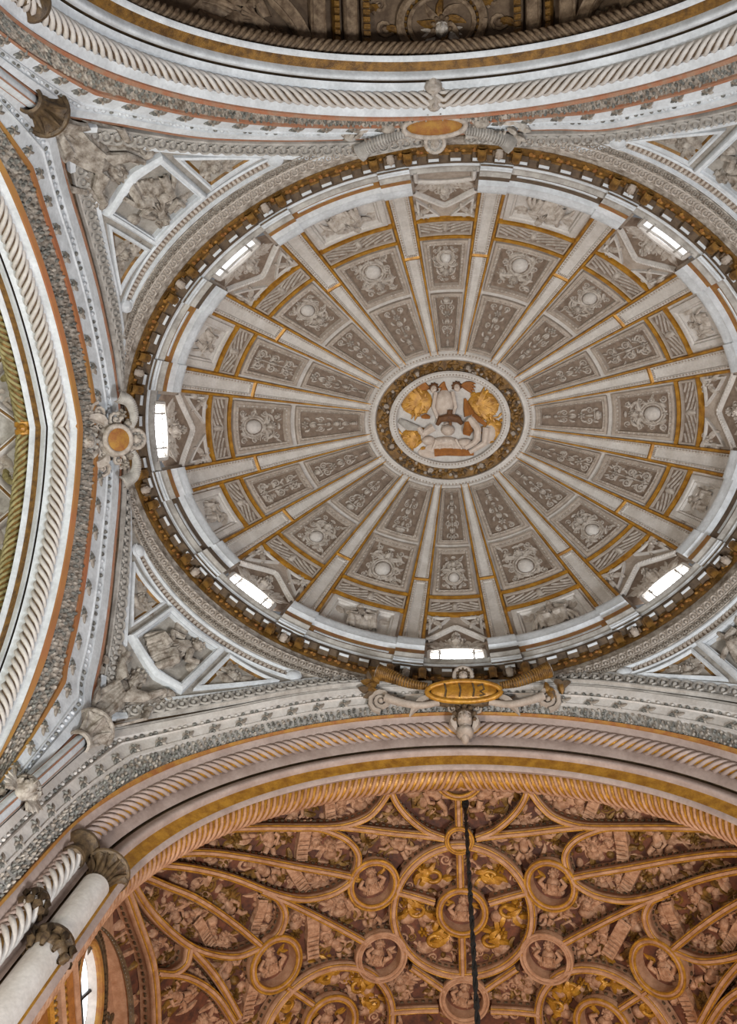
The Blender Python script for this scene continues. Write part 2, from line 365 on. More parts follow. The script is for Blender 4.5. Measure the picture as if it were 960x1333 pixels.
# ---- the outer shell behind the panels
mb = MB(); t = np.linspace(0, 2*np.pi, 128, endpoint=False); a = np.linspace(12, 89.9, 30)
mb.add(domeP(t[:,None], a[None,:], -.16), cu=True); struct(mb.build('ceiling', GROUND))['label'] = 'plain oval dome shell behind the carved panels'

# ---- ribs
def make_rib(i):
    tc, dt = RIB[i]; deg = RIBT[i]
    prv = min(WIN, key=lambda k: abs((k-deg+180) % 360-180)); nx = [23.8,68.6,111.4,156.2,203.8,248.6,291.4,336.2]
    fb = min(range(8), key=lambda k: abs((nx[k]-deg+180) % 360-180))
    root = thing('dome_rib', domeP(tc, 15), 'white panelled dome rib edged in gold, between the %s and the figure bay %s' % (WNAME[prv], BAYNAME[fb].replace(' bay','')), 'dome rib', 'white ribs of the oval dome')
    root['label'] = 'white gilt-edged dome rib between %s and figure bay %s' % (WNAME[prv], BAYNAME[fb].replace(' window bay','').replace(' blind bay',''))
    mp = lambda x, y, w: domeP(tc+np.asarray(x)*dt, y, w)
    def strip(x0, x1, a0, a1, prof, n=14, m=GOLD, name='gilt_border'):
        mb = MB(); u = np.linspace(a0, a1, n)
        mb.add(np.array([[domeP(tc+x*dt, al, w) for x, w in prof] for al in u])); return mb.build(name, m, root)
    for s in (-1, 1):
        strip(0, 0, AL['low']+5, AL['top'], [(s*1.02,-.16),(s*1.02,.05),(s*.96,.09),(s*.8,.09),(s*.74,.05),(s*.74,-.02)])
    mb = MB(); mb.add(mp(np.linspace(-.8,.8,4)[:,None], np.linspace(AL['brk'],AL['brk']+1.2,3)[None,:], np.array([.05,.085,.05])[None,:])); mb.build('gilt_crossbar', GOLD, root)
    for nm, a0, a1 in (('broad_panel', AL['low']+5, AL['brk']), ('tapered_panel', AL['brk']+1.2, AL['top'])):
        k = .35 if nm == 'broad_panel' else .42; mb = MB(); X = .75; n = 14; al = np.linspace(a0, a1, n)
        xs = [(-X,.02),(-X+.04,.06),(-X+.3,.06),(-X+.36,.02),(X-.36,.02),(X-.3,.06),(X-.04,.06),(X,.02)]
        mb.add(np.array([[domeP(tc+x*dt, v, w) for x, w in xs] for v in al]))
        e = a0 if nm == 'x' else a1-.9
        mb.add(mp(np.linspace(-.5,.5,3)[:,None], np.linspace(e,a1,3)[None,:], np.array([.02,.06,.06])[None,:]))
        p = mb.build(nm, WHITE, root)
        r = Rel(); st = 1.15 if nm == 'broad_panel' else 1.0
        for s in (-1, 1):
            y = a0+.4
            while y < a1-1:
                sc = np.cos(np.radians(y)); r.blob(s*(X-.18), y, .10, .36, .05*max(.35,sc), w=.055, n=5, m=3); y += st*max(.5, sc)
        if nm == 'broad_panel':
            for x in np.linspace(-.45,.45,6): r.blob(x, a1-.45, .08, .3, .05, w=.055, n=5, m=3)
        stuff(r.emit(mp).build('bead_border', TAUPE, p))
for i in range(16): make_rib(i)

# ---- bays between the ribs
def filler(r, W, L, rng, n):
    for _ in range(n):
        x, y = rng.choice((-1,1))*rng.uniform(.3,.85)*W, rng.uniform(.06,.94)*L; s = min(W*.3, .16); r.leaf(x, y, s*rng.uniform(1,1.8), s*.24, rng.uniform(0,6.3), .045, curl=rng.uniform(-1.4,1.4))
def foliage(r, W, L, rng, mi=0):
    """Pairs of scrolls growing up a stem."""
    n = max(2, int(L/(.5*W+.2))); st = L/n
    r.tube([(0,.04*L),(0,.5*L),(0,.96*L)], W*.07, k=4, mi=mi)
    for i in range(n):
        y = st*(i+.5); k = min(st*.36, W*.42)*(1-.25*i/n)
        for q in (-1,1):
            r.scroll(q*W*.5*(1-.2*i/n), y, k, 1.5, -math.pi/2 if i%2 else math.pi/2, q*(1 if i%2 else -1), mi=mi)
            r.leaf(q*W*.12, y-st*.3, W*.6, W*.13, math.pi/2-q*.75, .05, mi, curl=-q*.8)
            r.leaf(q*W*.3, y+st*.25, W*.5, W*.11, math.pi/2-q*1.2, .05, mi, curl=q*.8)
        if i%2 == 0: r.rosette(0, y, W*.24, 6, .06, mi)
        else: r.blob(0, y, W*.17, st*.3, .07, mi=mi)
    filler(r, W, L, rng, 14)
def candelabra(r, W, L, rng, mi=0):
    """A slender stack of vases, drops, buds and small heads, tapering towards the crown of the dome."""
    kinds = ['vase','scroll','rosette','bud','scroll','drop','vase','bud']; off = rng.randrange(3); n = 7
    for i in range(n):
        y = L*(i+.5)/n; k = L/n*.5; ww = W*(1-.45*i/n); t = kinds[(i+off) % 8]
        if t == 'vase': r.blob(0, y, ww*.42, k*.75, .07, mi=mi); r.blob(0, y+k*.75, ww*.5, k*.2, .05, mi=mi); r.blob(0, y-k*.75, ww*.3, k*.18, .05, mi=mi)
        elif t == 'scroll':
            for q in (-1,1): r.scroll(q*ww*.48, y, k*.85, 1.4, math.pi/2, -q, mi=mi)
            r.blob(0, y, ww*.14, k, .05, mi=mi)
        elif t == 'rosette': r.rosette(0, y, min(ww*.6,k), 6, .06, mi)
        elif t == 'bud':
            r.blob(0, y, ww*.2, k*.9, .07, mi=mi)
            for q in (-1,1): r.leaf(0, y-k*.8, k*1.8, ww*.16, math.pi/2-q*.8, .05, mi, curl=q*.6)
        else: r.blob(0, y, ww*.3, k*.5, .06, mi=mi); r.blob(0, y-k*.8, ww*.16, k*.3, .05, mi=mi)
    for q in (-1,1):
        for i in range(4): r.leaf(q*W*.55, L*(.06+.2*i), L*.11, W*.12, math.pi/2-q*.3, .04, mi, curl=q*.7)
def cartouche(r, W, L, rng, mi=0, boss=1):
    """An oval boss in strapwork scrolls with a small head above it."""
    c = L*.36; ro = min(W*.42, L*.17)
    r.blob(0, c, ro, ro*1.15, .10, n=14, m=5, mi=boss); r.ring(0, c, ro*1.25, ro*1.42, .035, mi=mi); r.ring(0, c, ro*1.55, ro*1.75, .03, mi=mi)
    for q in (-1,1):
        for y, d in ((c-ro*1.7,1),(c+ro*1.6,-1),(c,1)): r.scroll(q*min(W*.82, ro*1.85), y, ro*.5, 1.4, math.pi/2*d, q*d, mi=mi)
        r.leaf(q*ro*.3, c+ro*1.4, W*.85, W*.12, math.pi/2-q*.9, .06, mi, curl=-q*.5); r.leaf(q*W*.3, L*.06, W*.6, W*.12, .4 if q > 0 else math.pi-.4, .05, mi, curl=q*.8)
        r.leaf(q*W*.75, L*.62, L*.26, W*.12, math.pi/2, .06, mi, curl=q*.7); r.scroll(q*W*.62, L*.88, W*.2, 1.3, 0, q, mi=mi)
    h = min(W*.3, L*.1); r.head(0, L*.74, h, rng.uniform(-.2,.2), .9, mi=mi, hair=mi, wings=True); r.blob(0, L*.6, W*.2, L*.05, .06, mi=mi); r.rosette(0, L*.08, W*.2, 5, .05, mi); r.blob(0, L*.93, W*.24, L*.03, .05, mi=mi); filler(r, W, L, rng, 16)
def guilloche(r, W, L, mi=0):
    n = max(5, int(2*W/.24))
    for i in range(n):
        x = -W+2*W*(i+.5)/n; q = 1 if x < 0 else -1
        for k in range(3): r.tube([(x-q*.13+.0*k, L*(.08+.26*k)),(x, L*(.2+.26*k)),(x+q*.13, L*(.34+.26*k))], .028, k=4, mi=mi)
    r.blob(0, L*.5, .09, L*.4, .07, mi=mi)
def frame_coffer(root, mp, poly, name, relief, scale_d=1., m=(TAUPE, GROUND)):
    mb = MB(); d = scale_d
    poly_frame(mb, mp, poly, [(0,-.05),(0,.07),(.03*d,.09),(.07*d,.09),(.09*d,.06),(.12*d,.06),(.15*d,.085),(.18*d,.0)])
    q = inset(poly, .18*d); poly_fill(mb, mp, q, .0, mi=1); o = mb.build(name, list(m), root)
    r = Rel(); P = inset(poly, .115*d)
    for i in range(len(P)): beads_along(r, P[i], P[(i+1)%len(P)], .12, .04*d, .035, w=.06)
    stuff(r.emit(mp).build('bead_border', RELIEF, o))
    if relief is not None: relief.emit(lambda x, y, w: mp(x, y, np.asarray(w)*1.5)).build('relief', [RELIEF, WHITE], o)
    return o
def make_bay(i):
    t0, d0 = RIB[i]; t1, d1 = RIB[(i+1) % 16]
    if t1 < t0: t1 += 2*np.pi
    a, b = t0+d0, t1-d1; tc = (a+b)/2; dt = (b-a)/2; deg = math.degrees(tc) % 360
    win = min(WIN, key=lambda k: abs((k-deg+180) % 360-180)); isw = abs((win-deg+180) % 360-180) < 6
    rng = random.Random(100+i)
    if isw:
        k = {0:'cartouche and candelabra coffers above the window half seen',45:'coffered dome bay above the brightest window',90:'coffered dome bay above the brightly lit window',135:'coffered dome bay above the slim window',180:'coffered dome bay above the tall bright window',225:'coffered dome bay above the pale frosted window',270:'coffered dome bay above the blocked window',315:'coffered dome bay above the pale window with lettering-like bars'}[win]
        k = {0:'coffered dome bay whose window is cut by the photo edge, at the right',45:'coffered dome bay above the brightest window, at the lower right',90:'coffered dome bay above the bright window over the gilt keystone, at the bottom',135:'coffered dome bay above the slim window at the lower left',180:'coffered dome bay above the tall bright window at the far left',225:'coffered dome bay above the pale window at the upper left',270:'coffered dome bay above the blocked window at the top',315:'coffered dome bay above the pale window at the upper right'}[win]
        root = thing('window_bay', domeP(tc, 15), k, 'dome bay', 'window bays of the oval dome')
    else:
        nx = [23.8,68.6,111.4,156.2,203.8,248.6,291.4,336.2]; fb = min(range(8), key=lambda k: abs((nx[k]-deg+180) % 360-180))
        root = thing('figure_bay', domeP(tc, 15), 'coffered dome bay with a reclining figure panel, %s' % BAYNAME[fb], 'dome bay', 'figure bays of the oval dome')
    def local(a0):                              # local metres -> dome, x scaled so it is true at the middle of the coffer
        def mk(am):
            W = dt*math.hypot(DB*ASP*math.cos(math.radians(am))*math.sin(tc), DB*math.cos(math.radians(am))*math.cos(tc))
            return W, (lambda x, y, w: domeP(tc+np.asarray(x)/W*dt, a0+np.asarray(y)/HM, w))
        return mk
    # flat border field of the whole bay, and gilt cross lines
    mb = MB(); al = np.linspace(AL['g2'], AL['top']+.4, 24); mb.add(domeP((tc+dt*np.linspace(-1,1,7))[:,None], al[None,:], -.03)); mb.build('field', WHITE, root)
    for al0 in (AL['g2'], AL['g1']):
        mb = MB(); p = [(al0-.55,-.03),(al0-.5,.06),(al0+.5,.06),(al0+.55,-.03)]
        mb.add(np.array([[domeP(tc+dt*x, v, w) for v, w in p] for x in np.linspace(-1,1,9)])); mb.build('gilt_line', GOLD, root)
    # interlace band
    W, mp = local(AL['g2']+.6)(29.5); L = (AL['g1']-AL['g2']-1.2)*HM
    poly = [(-W*.97,.02),(W*.97,.02),(W*.97,L-.02),(-W*.97,L-.02)]
    mb = MB(); poly_frame(mb, mp, poly, [(0,-.03),(0,.05),(.05,.05),(.06,.0)]); poly_fill(mb, mp, inset(poly,.06), .0, mi=1); o = mb.build('interlace_band', [TAUPE, GROUND], root)
    r = Rel(); r.push(0, .06); guilloche(r, W*.94, L-.12); r.emit(lambda x, y, w: mp(x, y, np.asarray(w)*1.3)).build('relief', RELIEF, o)
    # the two coffers
    for nm, a0, a1, kind in (('large_coffer', AL['g1']+.8, AL['split']-.4, 'c'), ('tapering_coffer', AL['split']+.4, AL['top']-.6, 'k')):
        W, mp = local(a0)((a0+a1)/2); L = (a1-a0)*HM; e = .07 if kind == 'c' else .05
        poly = [(-W+e,.03),(W-e,.03),(W-e,L-.03),(-W+e,L-.03)]; d = min(1, W/.62)
        r = Rel(); iw = W-e-.2*d; r.push(0, .24*d); Li = L-.48*d
        if kind == 'k': candelabra(r, iw, Li, rng) if iw < .42 else foliage(r, iw, Li, rng)
        elif not isw and abs(math.cos(tc)) > .8: foliage(r, iw, Li, rng)
        else: cartouche(r, iw, Li, rng)
        frame_coffer(root, mp, poly, nm, r, d)
    # foot of the bay
    a0 = AL['low'] if not isw else 6.8
    W, mp = local(a0)(18); L = (AL['g2']-.6-a0)*HM
    if not isw:
        mb = MB(); mb.add(domeP((tc+dt*np.linspace(-1,1,7))[:,None], np.linspace(a0, AL['g2'], 12)[None,:], -.02)); mb.build('field', WHITE, root)
        y0 = 5*HM; poly = [(-W+.07,y0),(W-.07,y0),(W-.1,L-.05),(-W+.1,L-.05)]
        mb = MB(); poly_frame(mb, mp, poly, [(0,-.03),(0,.05),(.05,.07),(.13,.07),(.16,.03),(.2,.05),(.24,-.06)])
        poly_fill(mb, mp, inset(poly,.24), -.06, mi=1); o = mb.build('figure_panel', [WHITE, TAUPE], root)
        r = Rel(); k = min(W*.55, .62); r.push(0, y0+.95)
        r.robed(0, .1, k, rng.uniform(-.5,.5), rng.choice((-1,1)), rng); r.plume(-W*.45, .1, .55, 3, 2.2, rng); r.plume(W*.45, .1, .55, 3, .9, rng)
        for j in range(5): r.blob(-W*.6+W*.3*j, -.62, .22, .16, .1)
        r.emit(lambda x, y, w: mp(x, y, w-.06)).build('relief', RELIEF, o)
    else:
        ap = (20.6-a0)*HM; top = L-.03; hw = W*.9; cn = (13.2-a0)*HM
        # spandrels on either side of the lunette
        mb = MB(); mb.add(domeP((tc+dt*np.linspace(-1,1,7))[:,None], np.linspace(20.0, AL['g2'], 6)[None,:], -.03))
        for s in (-1,1): mb.add(np.array([[mp(s*(W*k+(W-.05)*e*(1-k)), cn+(ap-cn)*(1-e**1.1)-.06, -.03) for k in (0,.5,1)] for e in np.linspace(0,1,10)])); mb.add(mp(s*np.linspace(hw,W,3)[:,None], np.linspace(-HM*4,cn,6)[None,:], -.03))
        mb.build('field', TAUPE, root)
        for s in (-1,1):
            poly = [(s*.14,top-.05),(s*(W-.07),top-.05),(s*(W-.07),cn+.34)]
            mb = MB(); poly_frame(mb, mp, poly, [(0,-.05),(0,.05),(.05,.05),(.07,.0)]); poly_fill(mb, mp, inset(poly,.07), .0, mi=1); o = mb.build('spandrel_panel', [WHITE, GROUND], root)
            r = Rel(); c = np.mean(poly, 0); r.push(c[0]+s*.1, c[1]+.1); r.rosette(0,0,.14,5,.08); r.leaf(0,0,.4,.09,math.pi/2+s*1.9,.08,curl=s*.6); r.leaf(0,0,.4,.09,math.pi/2-s*.2-.0,.08,curl=-s); r.scroll(s*.2,.12,.13,1.4,0,s); r.scroll(-s*.1,.2,.1,1.4,0,-s); r.leaf(s*.1,-.1,.35,.08,-math.pi/2,.08,curl=s*.4); r.scroll(s*.16,-.2,.1)
            r.emit(lambda x, y, w: mp(x, y, w+.0)).build('relief', RELIEF, o)
            rr = Rel(); u = np.linspace(0,1,9); px = s*(u**.9)*(W-.05); py = ap+(cn-ap)*u**1.1
            rr.tube(np.stack([px,py],1), .06, -.02, 1.2, 6); 
            for q in range(14): v = (q+.5)/14; rr.blob(s*v**.9*(W-.05), ap+(cn-ap)*v**1.1, .07, .035, .05, w=.04, n=6, m=3)
            rr.emit(mp).build('beaded_arris', WHITE, root)
        # the concave lunette itself
        X = np.linspace(-1,1,13); Y = np.linspace(0,1,8); xx = X[:,None]*(W-.05)*np.ones(8); yt = ap+(cn-ap)*np.abs(X)**1.1; yy = -.1+(yt[:,None]+.1)*Y[None,:]
        ww = -.04-.2*(1-Y[None,:])**1.2*(1-np.abs(X[:,None])**2)
        mb = MB(); mb.add(mp(xx, yy, ww)); o = mb.build('lunette', GROUND, root)
        def lw(x, y, w):
            x = np.asarray(x); y = np.asarray(y); z = np.clip(np.abs(x)/(W-.05),0,1); yt = np.maximum(.1, ap+(cn-ap)*z**1.1); return mp(x, y, w-.04-.2*(1-np.clip((y+.1)/(yt+.1),0,1))**1.2*(1-z**2))
        r = Rel(); r.push(0,.36,1.15); r.head(0, .3, .15, 0, 1.2, wings=True); r.plume(-.28,.1,.36,4,2.5,rng); r.plume(.28,.1,.36,4,.6,rng); r.rosette(0,.6,.1,6,.1)
        for s in (-1,1): r.scroll(s*.5,.1,.11,1.4,0,s); r.leaf(s*.3,.04,.4,.07,.1 if s > 0 else math.pi-.1,.06,curl=s*.2); r.scroll(s*.15,.42,.08,1.3,0,-s)
        r.pop(); r.emit(lw).build('relief', RELIEF, o)
for i in range(16): make_bay(i)

# ---- windows at the foot of the dome
def make_window(n, deg):
    t = math.radians(deg); dt = .62/dpt(t) if deg % 90 else .66/dpt(t)
    P = lambda x, z, r: ringP(t+x*dt, 5.78-.13*(z-23.3)+r, z)
    z0, z1 = 23.2, 23.96
    root = bpy.data.objects.new('window_%d' % n, None); SC.collection.objects.link(root); root.location = [float(v) for v in P(0, z0, 0)]; struct(root)
    root['label'] = {0:'bright window in the dome foot, cut by the right photo edge',45:'brightest window in the dome foot, lower right',90:'bright window in the dome foot above the gilt keystone',135:'slim lit window in the dome foot, lower left',180:'tall bright window in the dome foot, far left',225:'pale lit window in the dome foot, upper left',270:'blocked window in the dome foot at the top',315:'pale window with barred pane in the dome foot, upper right'}[deg]
    X = np.linspace(-1,1,13); arch = lambda x: z1-.2*np.abs(x)**2.2
    mb = MB()
    mb.add(np.array([[P(x, z0+(arch(x)-z0)*v, .02) for v in np.linspace(0,1,5)] for x in X])); mb.build('pane', TAUPE if deg == 270 else (PALEGL if deg in (225,315) else GLASS), root)
    loop = [(x, arch(x)) for x in X]; path = np.array([P(x, z, -.04) for x, z in [(-1,z0)]+loop+[(1,z0)]])
    mb = MB(); tube3(mb, path, .06, 6, up=[math.cos(t), math.sin(t), .3]); mb
    mb.build('frame', WHITE, root)
    if deg != 270:
        mb = MB()
        for x in (-.62,.62): tube3(mb, np.array([P(x, z, -.04) for z in np.linspace(z0, arch(x), 5)]), .03, 5, up=[math.cos(t), math.sin(t), .1])
        tube3(mb, np.array([P(x, z0+.5, -.04) for x in X]), .03, 5); mb.build('glazing_bar', GREY, root)
for n, deg in enumerate((0,45,90,135,180,225,270,315)): make_window(n+1, deg)

# ---- the oval medallion at the crown
ZM = 28.62; KM = 1.045
def mmap(x, y, w): return np.stack([CX+np.asarray(x)*KM, CY+np.asarray(y)*KM, ZM-np.asarray(w)], -1)
root = thing('crown_medallion', (CX, CY, ZM), 'oval carved medallion with cherub heads and gilt rays at the crown of the dome', 'medallion')
def oval(rho, n=72): t = np.linspace(0, 2*np.pi, n, endpoint=False); return np.stack([ASP*rho*np.cos(t), rho*np.sin(t)], 1)
def oring(mb, prof, mi=0, asp2=None):
    G = []
    for rho, w in prof: o = oval(rho); G.append(mmap(o[:,0], o[:,1], np.full(len(o), w)))
    mb.add(np.array(G), cv=True, mi=mi)
mb = MB(); oring(mb, [(1.98,-.35),(1.96,.0),(1.9,.1),(1.84,.12),(1.8,.06),(1.77,.06),(1.72,.1),(1.66,.08),(1.64,-.05)]); mb.build('broad_ring', WHITE, root)
r = Rel()
for v in oval(1.785, 150): r.blob(v[0], v[1], .035, .035, .05, w=.05, n=5, m=3)
stuff(r.emit(mmap).build('bead_border', TAUPE, root))
mb = MB(); oring(mb, [(1.66,-.08),(1.5,-.1),(1.3,-.08)]); mb.build('wreath_ground', DULLG, root)
r = Rel(); rr = random.Random(5)
for k in range(260):
    th = rr.uniform(0, 2*np.pi); ro = rr.uniform(1.36,1.6); x, y = ASP*ro*math.cos(th), ro*math.sin(th); q = rr.random()
    if q < .45: r.leaf(x, y, .2, .05, rr.uniform(0,6.28), .08, rr.choice((0,0,1)), curl=rr.uniform(-.5,.5))
    else: r.blob(x, y, .06, .06, .09, n=6, m=3, mi=rr.choice((0,0,2,1)))
for k in range(8):
    th = k*np.pi/4+.3; r.head(ASP*1.48*math.cos(th), 1.48*math.sin(th), .1, th-math.pi/2, .8, mi=2, hair=1)
r.emit(lambda x, y, w: mmap(x, y, w-.08)).build('fruit_wreath', [DULLG, BROWN, TAUPE], root)
mb = MB(); oring(mb, [(1.36,-.08),(1.34,.1),(1.29,.13),(1.24,.1),(1.2,.1),(1.17,.02)]); mb.build('beaded_ring', WHITE, root)
r = Rel()
for v in oval(1.235, 110): r.blob(v[0], v[1], .03, .03, .045, w=.09, n=5, m=3)
stuff(r.emit(mmap).build('bead_border', TAUPE, root))
mb = MB(); mb.add(np.stack([mmap(*oval(1.18*k).T, np.full(72, -.05)) for k in np.linspace(1,.01,6)]), cv=True); mb.build('ground', WHITE, root)
def mk(px, py): return ((px-473)/164.6, (py-390)/164.6)        # measured on the photo: 164.6 px of the enlargement to a metre
def carve(name, fn, m, lab=None): r = Rel(); fn(r); o = r.emit(lambda x, y, w: mmap(x, y, w-.03)).build(name, m, root); 
def rays(r):
    rr = random.Random(3)
    for cx0, cy0, sgn in GR:
        r.blob(*mk(cx0-sgn*-6,cy0), .46 if cy0 < 400 else .3, .4 if cy0 < 400 else .3, .04, 0, 16, 3)
        for k in range(16): x, y = mk(cx0+rr.uniform(-60,60), cy0+rr.uniform(-55,55)); r.leaf(x, y, .24, .035, (0 if sgn > 0 else math.pi)+rr.uniform(-1.2,1.2), .06, curl=rr.uniform(-.8,.8))
        for k in range(9):
            a = (0 if sgn > 0 else math.pi)+(-1.1+.27*k); x, y = mk(cx0-sgn*20, cy0); r.leaf(x+.0, y, .58 if cy0 < 400 else .36, .07, a, .07, curl=rr.uniform(-.2,.2))
        for k in range(8): x, y = mk(cx0+rr.uniform(-55,55), cy0+rr.uniform(-60,60)); r.blob(x, y, .09, .06, .07, rr.uniform(0,3), 7, 3)
for GR in (((330,300,-1),(300,470,-1)), ((620,330,1),(665,440,1))): carve('gilt_rays', rays, GOLD)
for nm, x, y, a in (('cherub_head',405,245,.2),('cherub_head',510,242,-.1)):
    carve(nm, lambda r: r.head(*mk(x,y), .13, math.pi+a, 1.0, hair=1), [SKIN, HAIR])
def wings(r):
    for s, x, y in ((-1,385,250),(1,530,245)):
        X, Y = mk(x, y)
        for k in range(4): r.leaf(X, Y-.05, .4, .07, (math.pi if s < 0 else 0)+s*(-.5+.25*k), .08)
    for k in range(4): r.leaf(*mk(455,240-8*k), .25, .06, math.pi/2+.3*(k-1.5), .06)
carve('cherub_wings', wings, [RUST])
def body(r):
    x, y = mk(452,320); r.blob(x, y, .3, .42, .22, 0, 14, 5); r.blob(*mk(455,515), .62, .2, .14, 0, 16, 4)
    for q in (-1,1): r.tube([mk(452+q*38,262)+(.12,), mk(452+q*50,330)+(.16,), mk(452+q*30,385)+(.14,)], .05, k=5)
    r.limb([mk(560,385)+(.1,), mk(600,430)+(.2,), mk(595,490)+(.18,), mk(540,520)+(.1,)], .13); r.limb([mk(640,430)+(.05,), mk(630,500)+(.12,), mk(560,540)+(.08,)], .12)
    r.limb([mk(400,420)+(.1,), mk(350,450)+(.16,), mk(330,420)+(.14,)], .12); r.blob(*mk(465,435), .2, .17, .26, n=12, m=5)
    r.blob(*mk(450,490), .42, .16, .2, n=12, m=4); r.blob(*mk(540,495), .24, .13, .18, n=12, m=4); r.blob(*mk(375,480), .2, .14, .16, n=12, m=4)
    r.blob(*mk(650,460), .2, .3, .12, .3, n=12, m=4); r.blob(*mk(370,540), .3, .14, .08, .2, n=12, m=4)
    for k in range(5): r.tube([mk(410+22*k,478)+(.16,), mk(400+28*k,505)+(.13,), mk(390+34*k,525)+(.09,)], .04, k=4)
    r.head(*mk(462,425), .13, math.pi, 1.0); r.blob(*mk(580,375), .1, .08, .1)
carve('robed_figure', body, [SKIN])
def hair(r):
    r.tube([mk(415,412)+(.12,), mk(430,385)+(.2,), mk(475,378)+(.24,), mk(515,390)+(.2,), mk(530,412)+(.12,)], [.05,.1,.12,.1,.05], k=6)
    r.tube([mk(476,345)+(.2,), mk(474,370)+(.24,), mk(478,415)+(.2,)], [.08,.08,.03], k=6)
carve('hair_and_beard', hair, HAIR)
def cloth(r):
    r.tube([mk(545,295)+(.05,), mk(555,340)+(.08,), mk(565,372)+(.1,)], [.03,.12,.17], k=5); r.tube([mk(575,372)+(.1,), mk(610,395)+(.08,), mk(640,420)+(.05,)], [.1,.08,.04], k=5)
    r.tube([mk(550,400)+(.2,), mk(555,440)+(.18,), mk(548,462)+(.1,)], [.06,.15,.1], k=6); r.tube([mk(345,372)+(.1,), mk(365,370)+(.14,), mk(385,376)+(.1,)], [.04,.08,.04], k=5)
    r.tube([mk(400,535)+(.05,), mk(450,532)+(.07,), mk(530,540)+(.07,), mk(580,545)+(.04,)], [.13,.13,.11,.07], 0, .8, 5)
carve('painted_drapery', cloth, RUST)
carve('grey_sleeve', lambda r: r.tube([mk(245,385)+(.04,), mk(285,412)+(.12,), mk(335,425)+(.12,)], [.08,.13,.07], k=6), GREY)
# ================= CORNICE UNDER THE DOME =================
root = thing('dome_cornice', (CX, CY, 22.4), 'oval gilt and white dentilled cornice ring at the foot of the dome', 'cornice')
NT = 240
def ring_sweep(mb, prof, t0=0, t1=2*np.pi, n=NT, closed=True, mi=0, caps=False):
    t = np.linspace(t0, t1, n, endpoint=not closed)
    G = np.stack([ringP(t, r, z) for r, z in prof], 1)
    if caps: G = np.concatenate([np.repeat(G.mean(1, keepdims=True)[:1]*0+G[:1].mean(1, keepdims=True), G.shape[1], 1), G, np.repeat(G[-1:].mean(1, keepdims=True), G.shape[1], 1)], 0)
    mb.add(G, cu=closed, mi=mi)
mb = MB(); ring_sweep(mb, [(6.09,22.42),(6.07,22.46),(6.05,22.5),(6.02,22.85),(5.99,22.88)]); mb.build('gilt_frieze', DULLG, root)
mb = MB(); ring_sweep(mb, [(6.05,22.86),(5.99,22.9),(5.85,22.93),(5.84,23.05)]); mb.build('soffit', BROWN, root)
mb = MB(); ring_sweep(mb, [(6.22,22.05),(6.17,22.15),(6.1,22.4),(6.08,22.44)]); mb.build('guilloche_bed', WEATHER, root)
# running leaf on the frieze
r = Rel(); rr = random.Random(9)
for k in range(150):
    t = 2*np.pi*(k+.5)/150; r.leaf(t*6.6, .05, .28, .05, math.pi/2+(.6 if k%2 else -.6), .05, curl=.6*(-1)**k)
    r.blob(t*6.6+.1, .2, .05, .05, .05, n=6, m=3)
r.emit(lambda x, y, w: ringP(x/6.6, 6.04-w, 22.48+y)).build('frieze_scrolls', OCHRE, root)
# dentils: one block, shared by all copies
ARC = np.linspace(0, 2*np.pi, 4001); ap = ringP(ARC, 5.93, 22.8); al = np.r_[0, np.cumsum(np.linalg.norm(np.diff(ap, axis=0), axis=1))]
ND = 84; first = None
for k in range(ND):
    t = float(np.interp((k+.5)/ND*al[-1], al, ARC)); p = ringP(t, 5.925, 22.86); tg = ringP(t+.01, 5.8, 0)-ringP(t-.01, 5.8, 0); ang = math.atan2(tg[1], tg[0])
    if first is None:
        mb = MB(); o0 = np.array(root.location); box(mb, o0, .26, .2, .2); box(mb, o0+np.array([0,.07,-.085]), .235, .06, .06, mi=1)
        o = mb.build('dentil', [BROWN, COOL], root); first = o  # white strip paints the lit underside; brown stands for shaded sides and gold paint
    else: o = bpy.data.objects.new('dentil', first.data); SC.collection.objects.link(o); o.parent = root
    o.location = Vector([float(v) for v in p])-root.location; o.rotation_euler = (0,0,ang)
# trios of a lion mask between two brackets, under each rib
fb = fl = None
for tc, dt in RIB:
    sp = .36/dpt(tc)
    for j in (-1,0,1):
        t = tc+j*sp; p = ringP(t, 5.99, 22.62); tg = ringP(t+.01, 5.8, 0)-ringP(t-.01, 5.8, 0); ang = math.atan2(tg[1], tg[0])
        src = fl if j == 0 else fb
        if src is None:
            o0 = np.array(root.location); mb = MB()
            if j:
                box(mb, o0+np.array([0,.02,.17]), .24, .24, .08); sweep(mb, o0+np.array([[0,-.04,-.2],[0,.02,-.12],[0,.08,.0],[0,.1,.1],[0,.06,.16]]), [(-.09,-.02),(-.09,.06),(-.04,.09),(.04,.09),(.09,.06),(.09,-.02)], up=(0,1,0), cap=True)
                for q in (-1,1): tube3(mb, o0+np.array([[q*.07,.08+.07*math.cos(a),.1+.06*math.sin(a)] for a in np.linspace(0,5,9)]), .03, 5, up=(1,0,0))
                o = mb.build('bracket', [DULLG, BROWN], root); fb = o
            else:
                r = Rel(); r.head(0, 0, .14, 0, 1.1, mi=0, hair=1); r.emit(lambda x, y, w: o0+np.stack([x, w, y], -1), mb); o = mb.build('lion_mask', [TAUPE, BROWN], root); fl = o
        else: o = bpy.data.objects.new(src.name.split('.')[0], src.data); SC.collection.objects.link(o); o.parent = root
        o.location = Vector([float(v) for v in p])-root.location; o.rotation_euler = (0,0,ang)
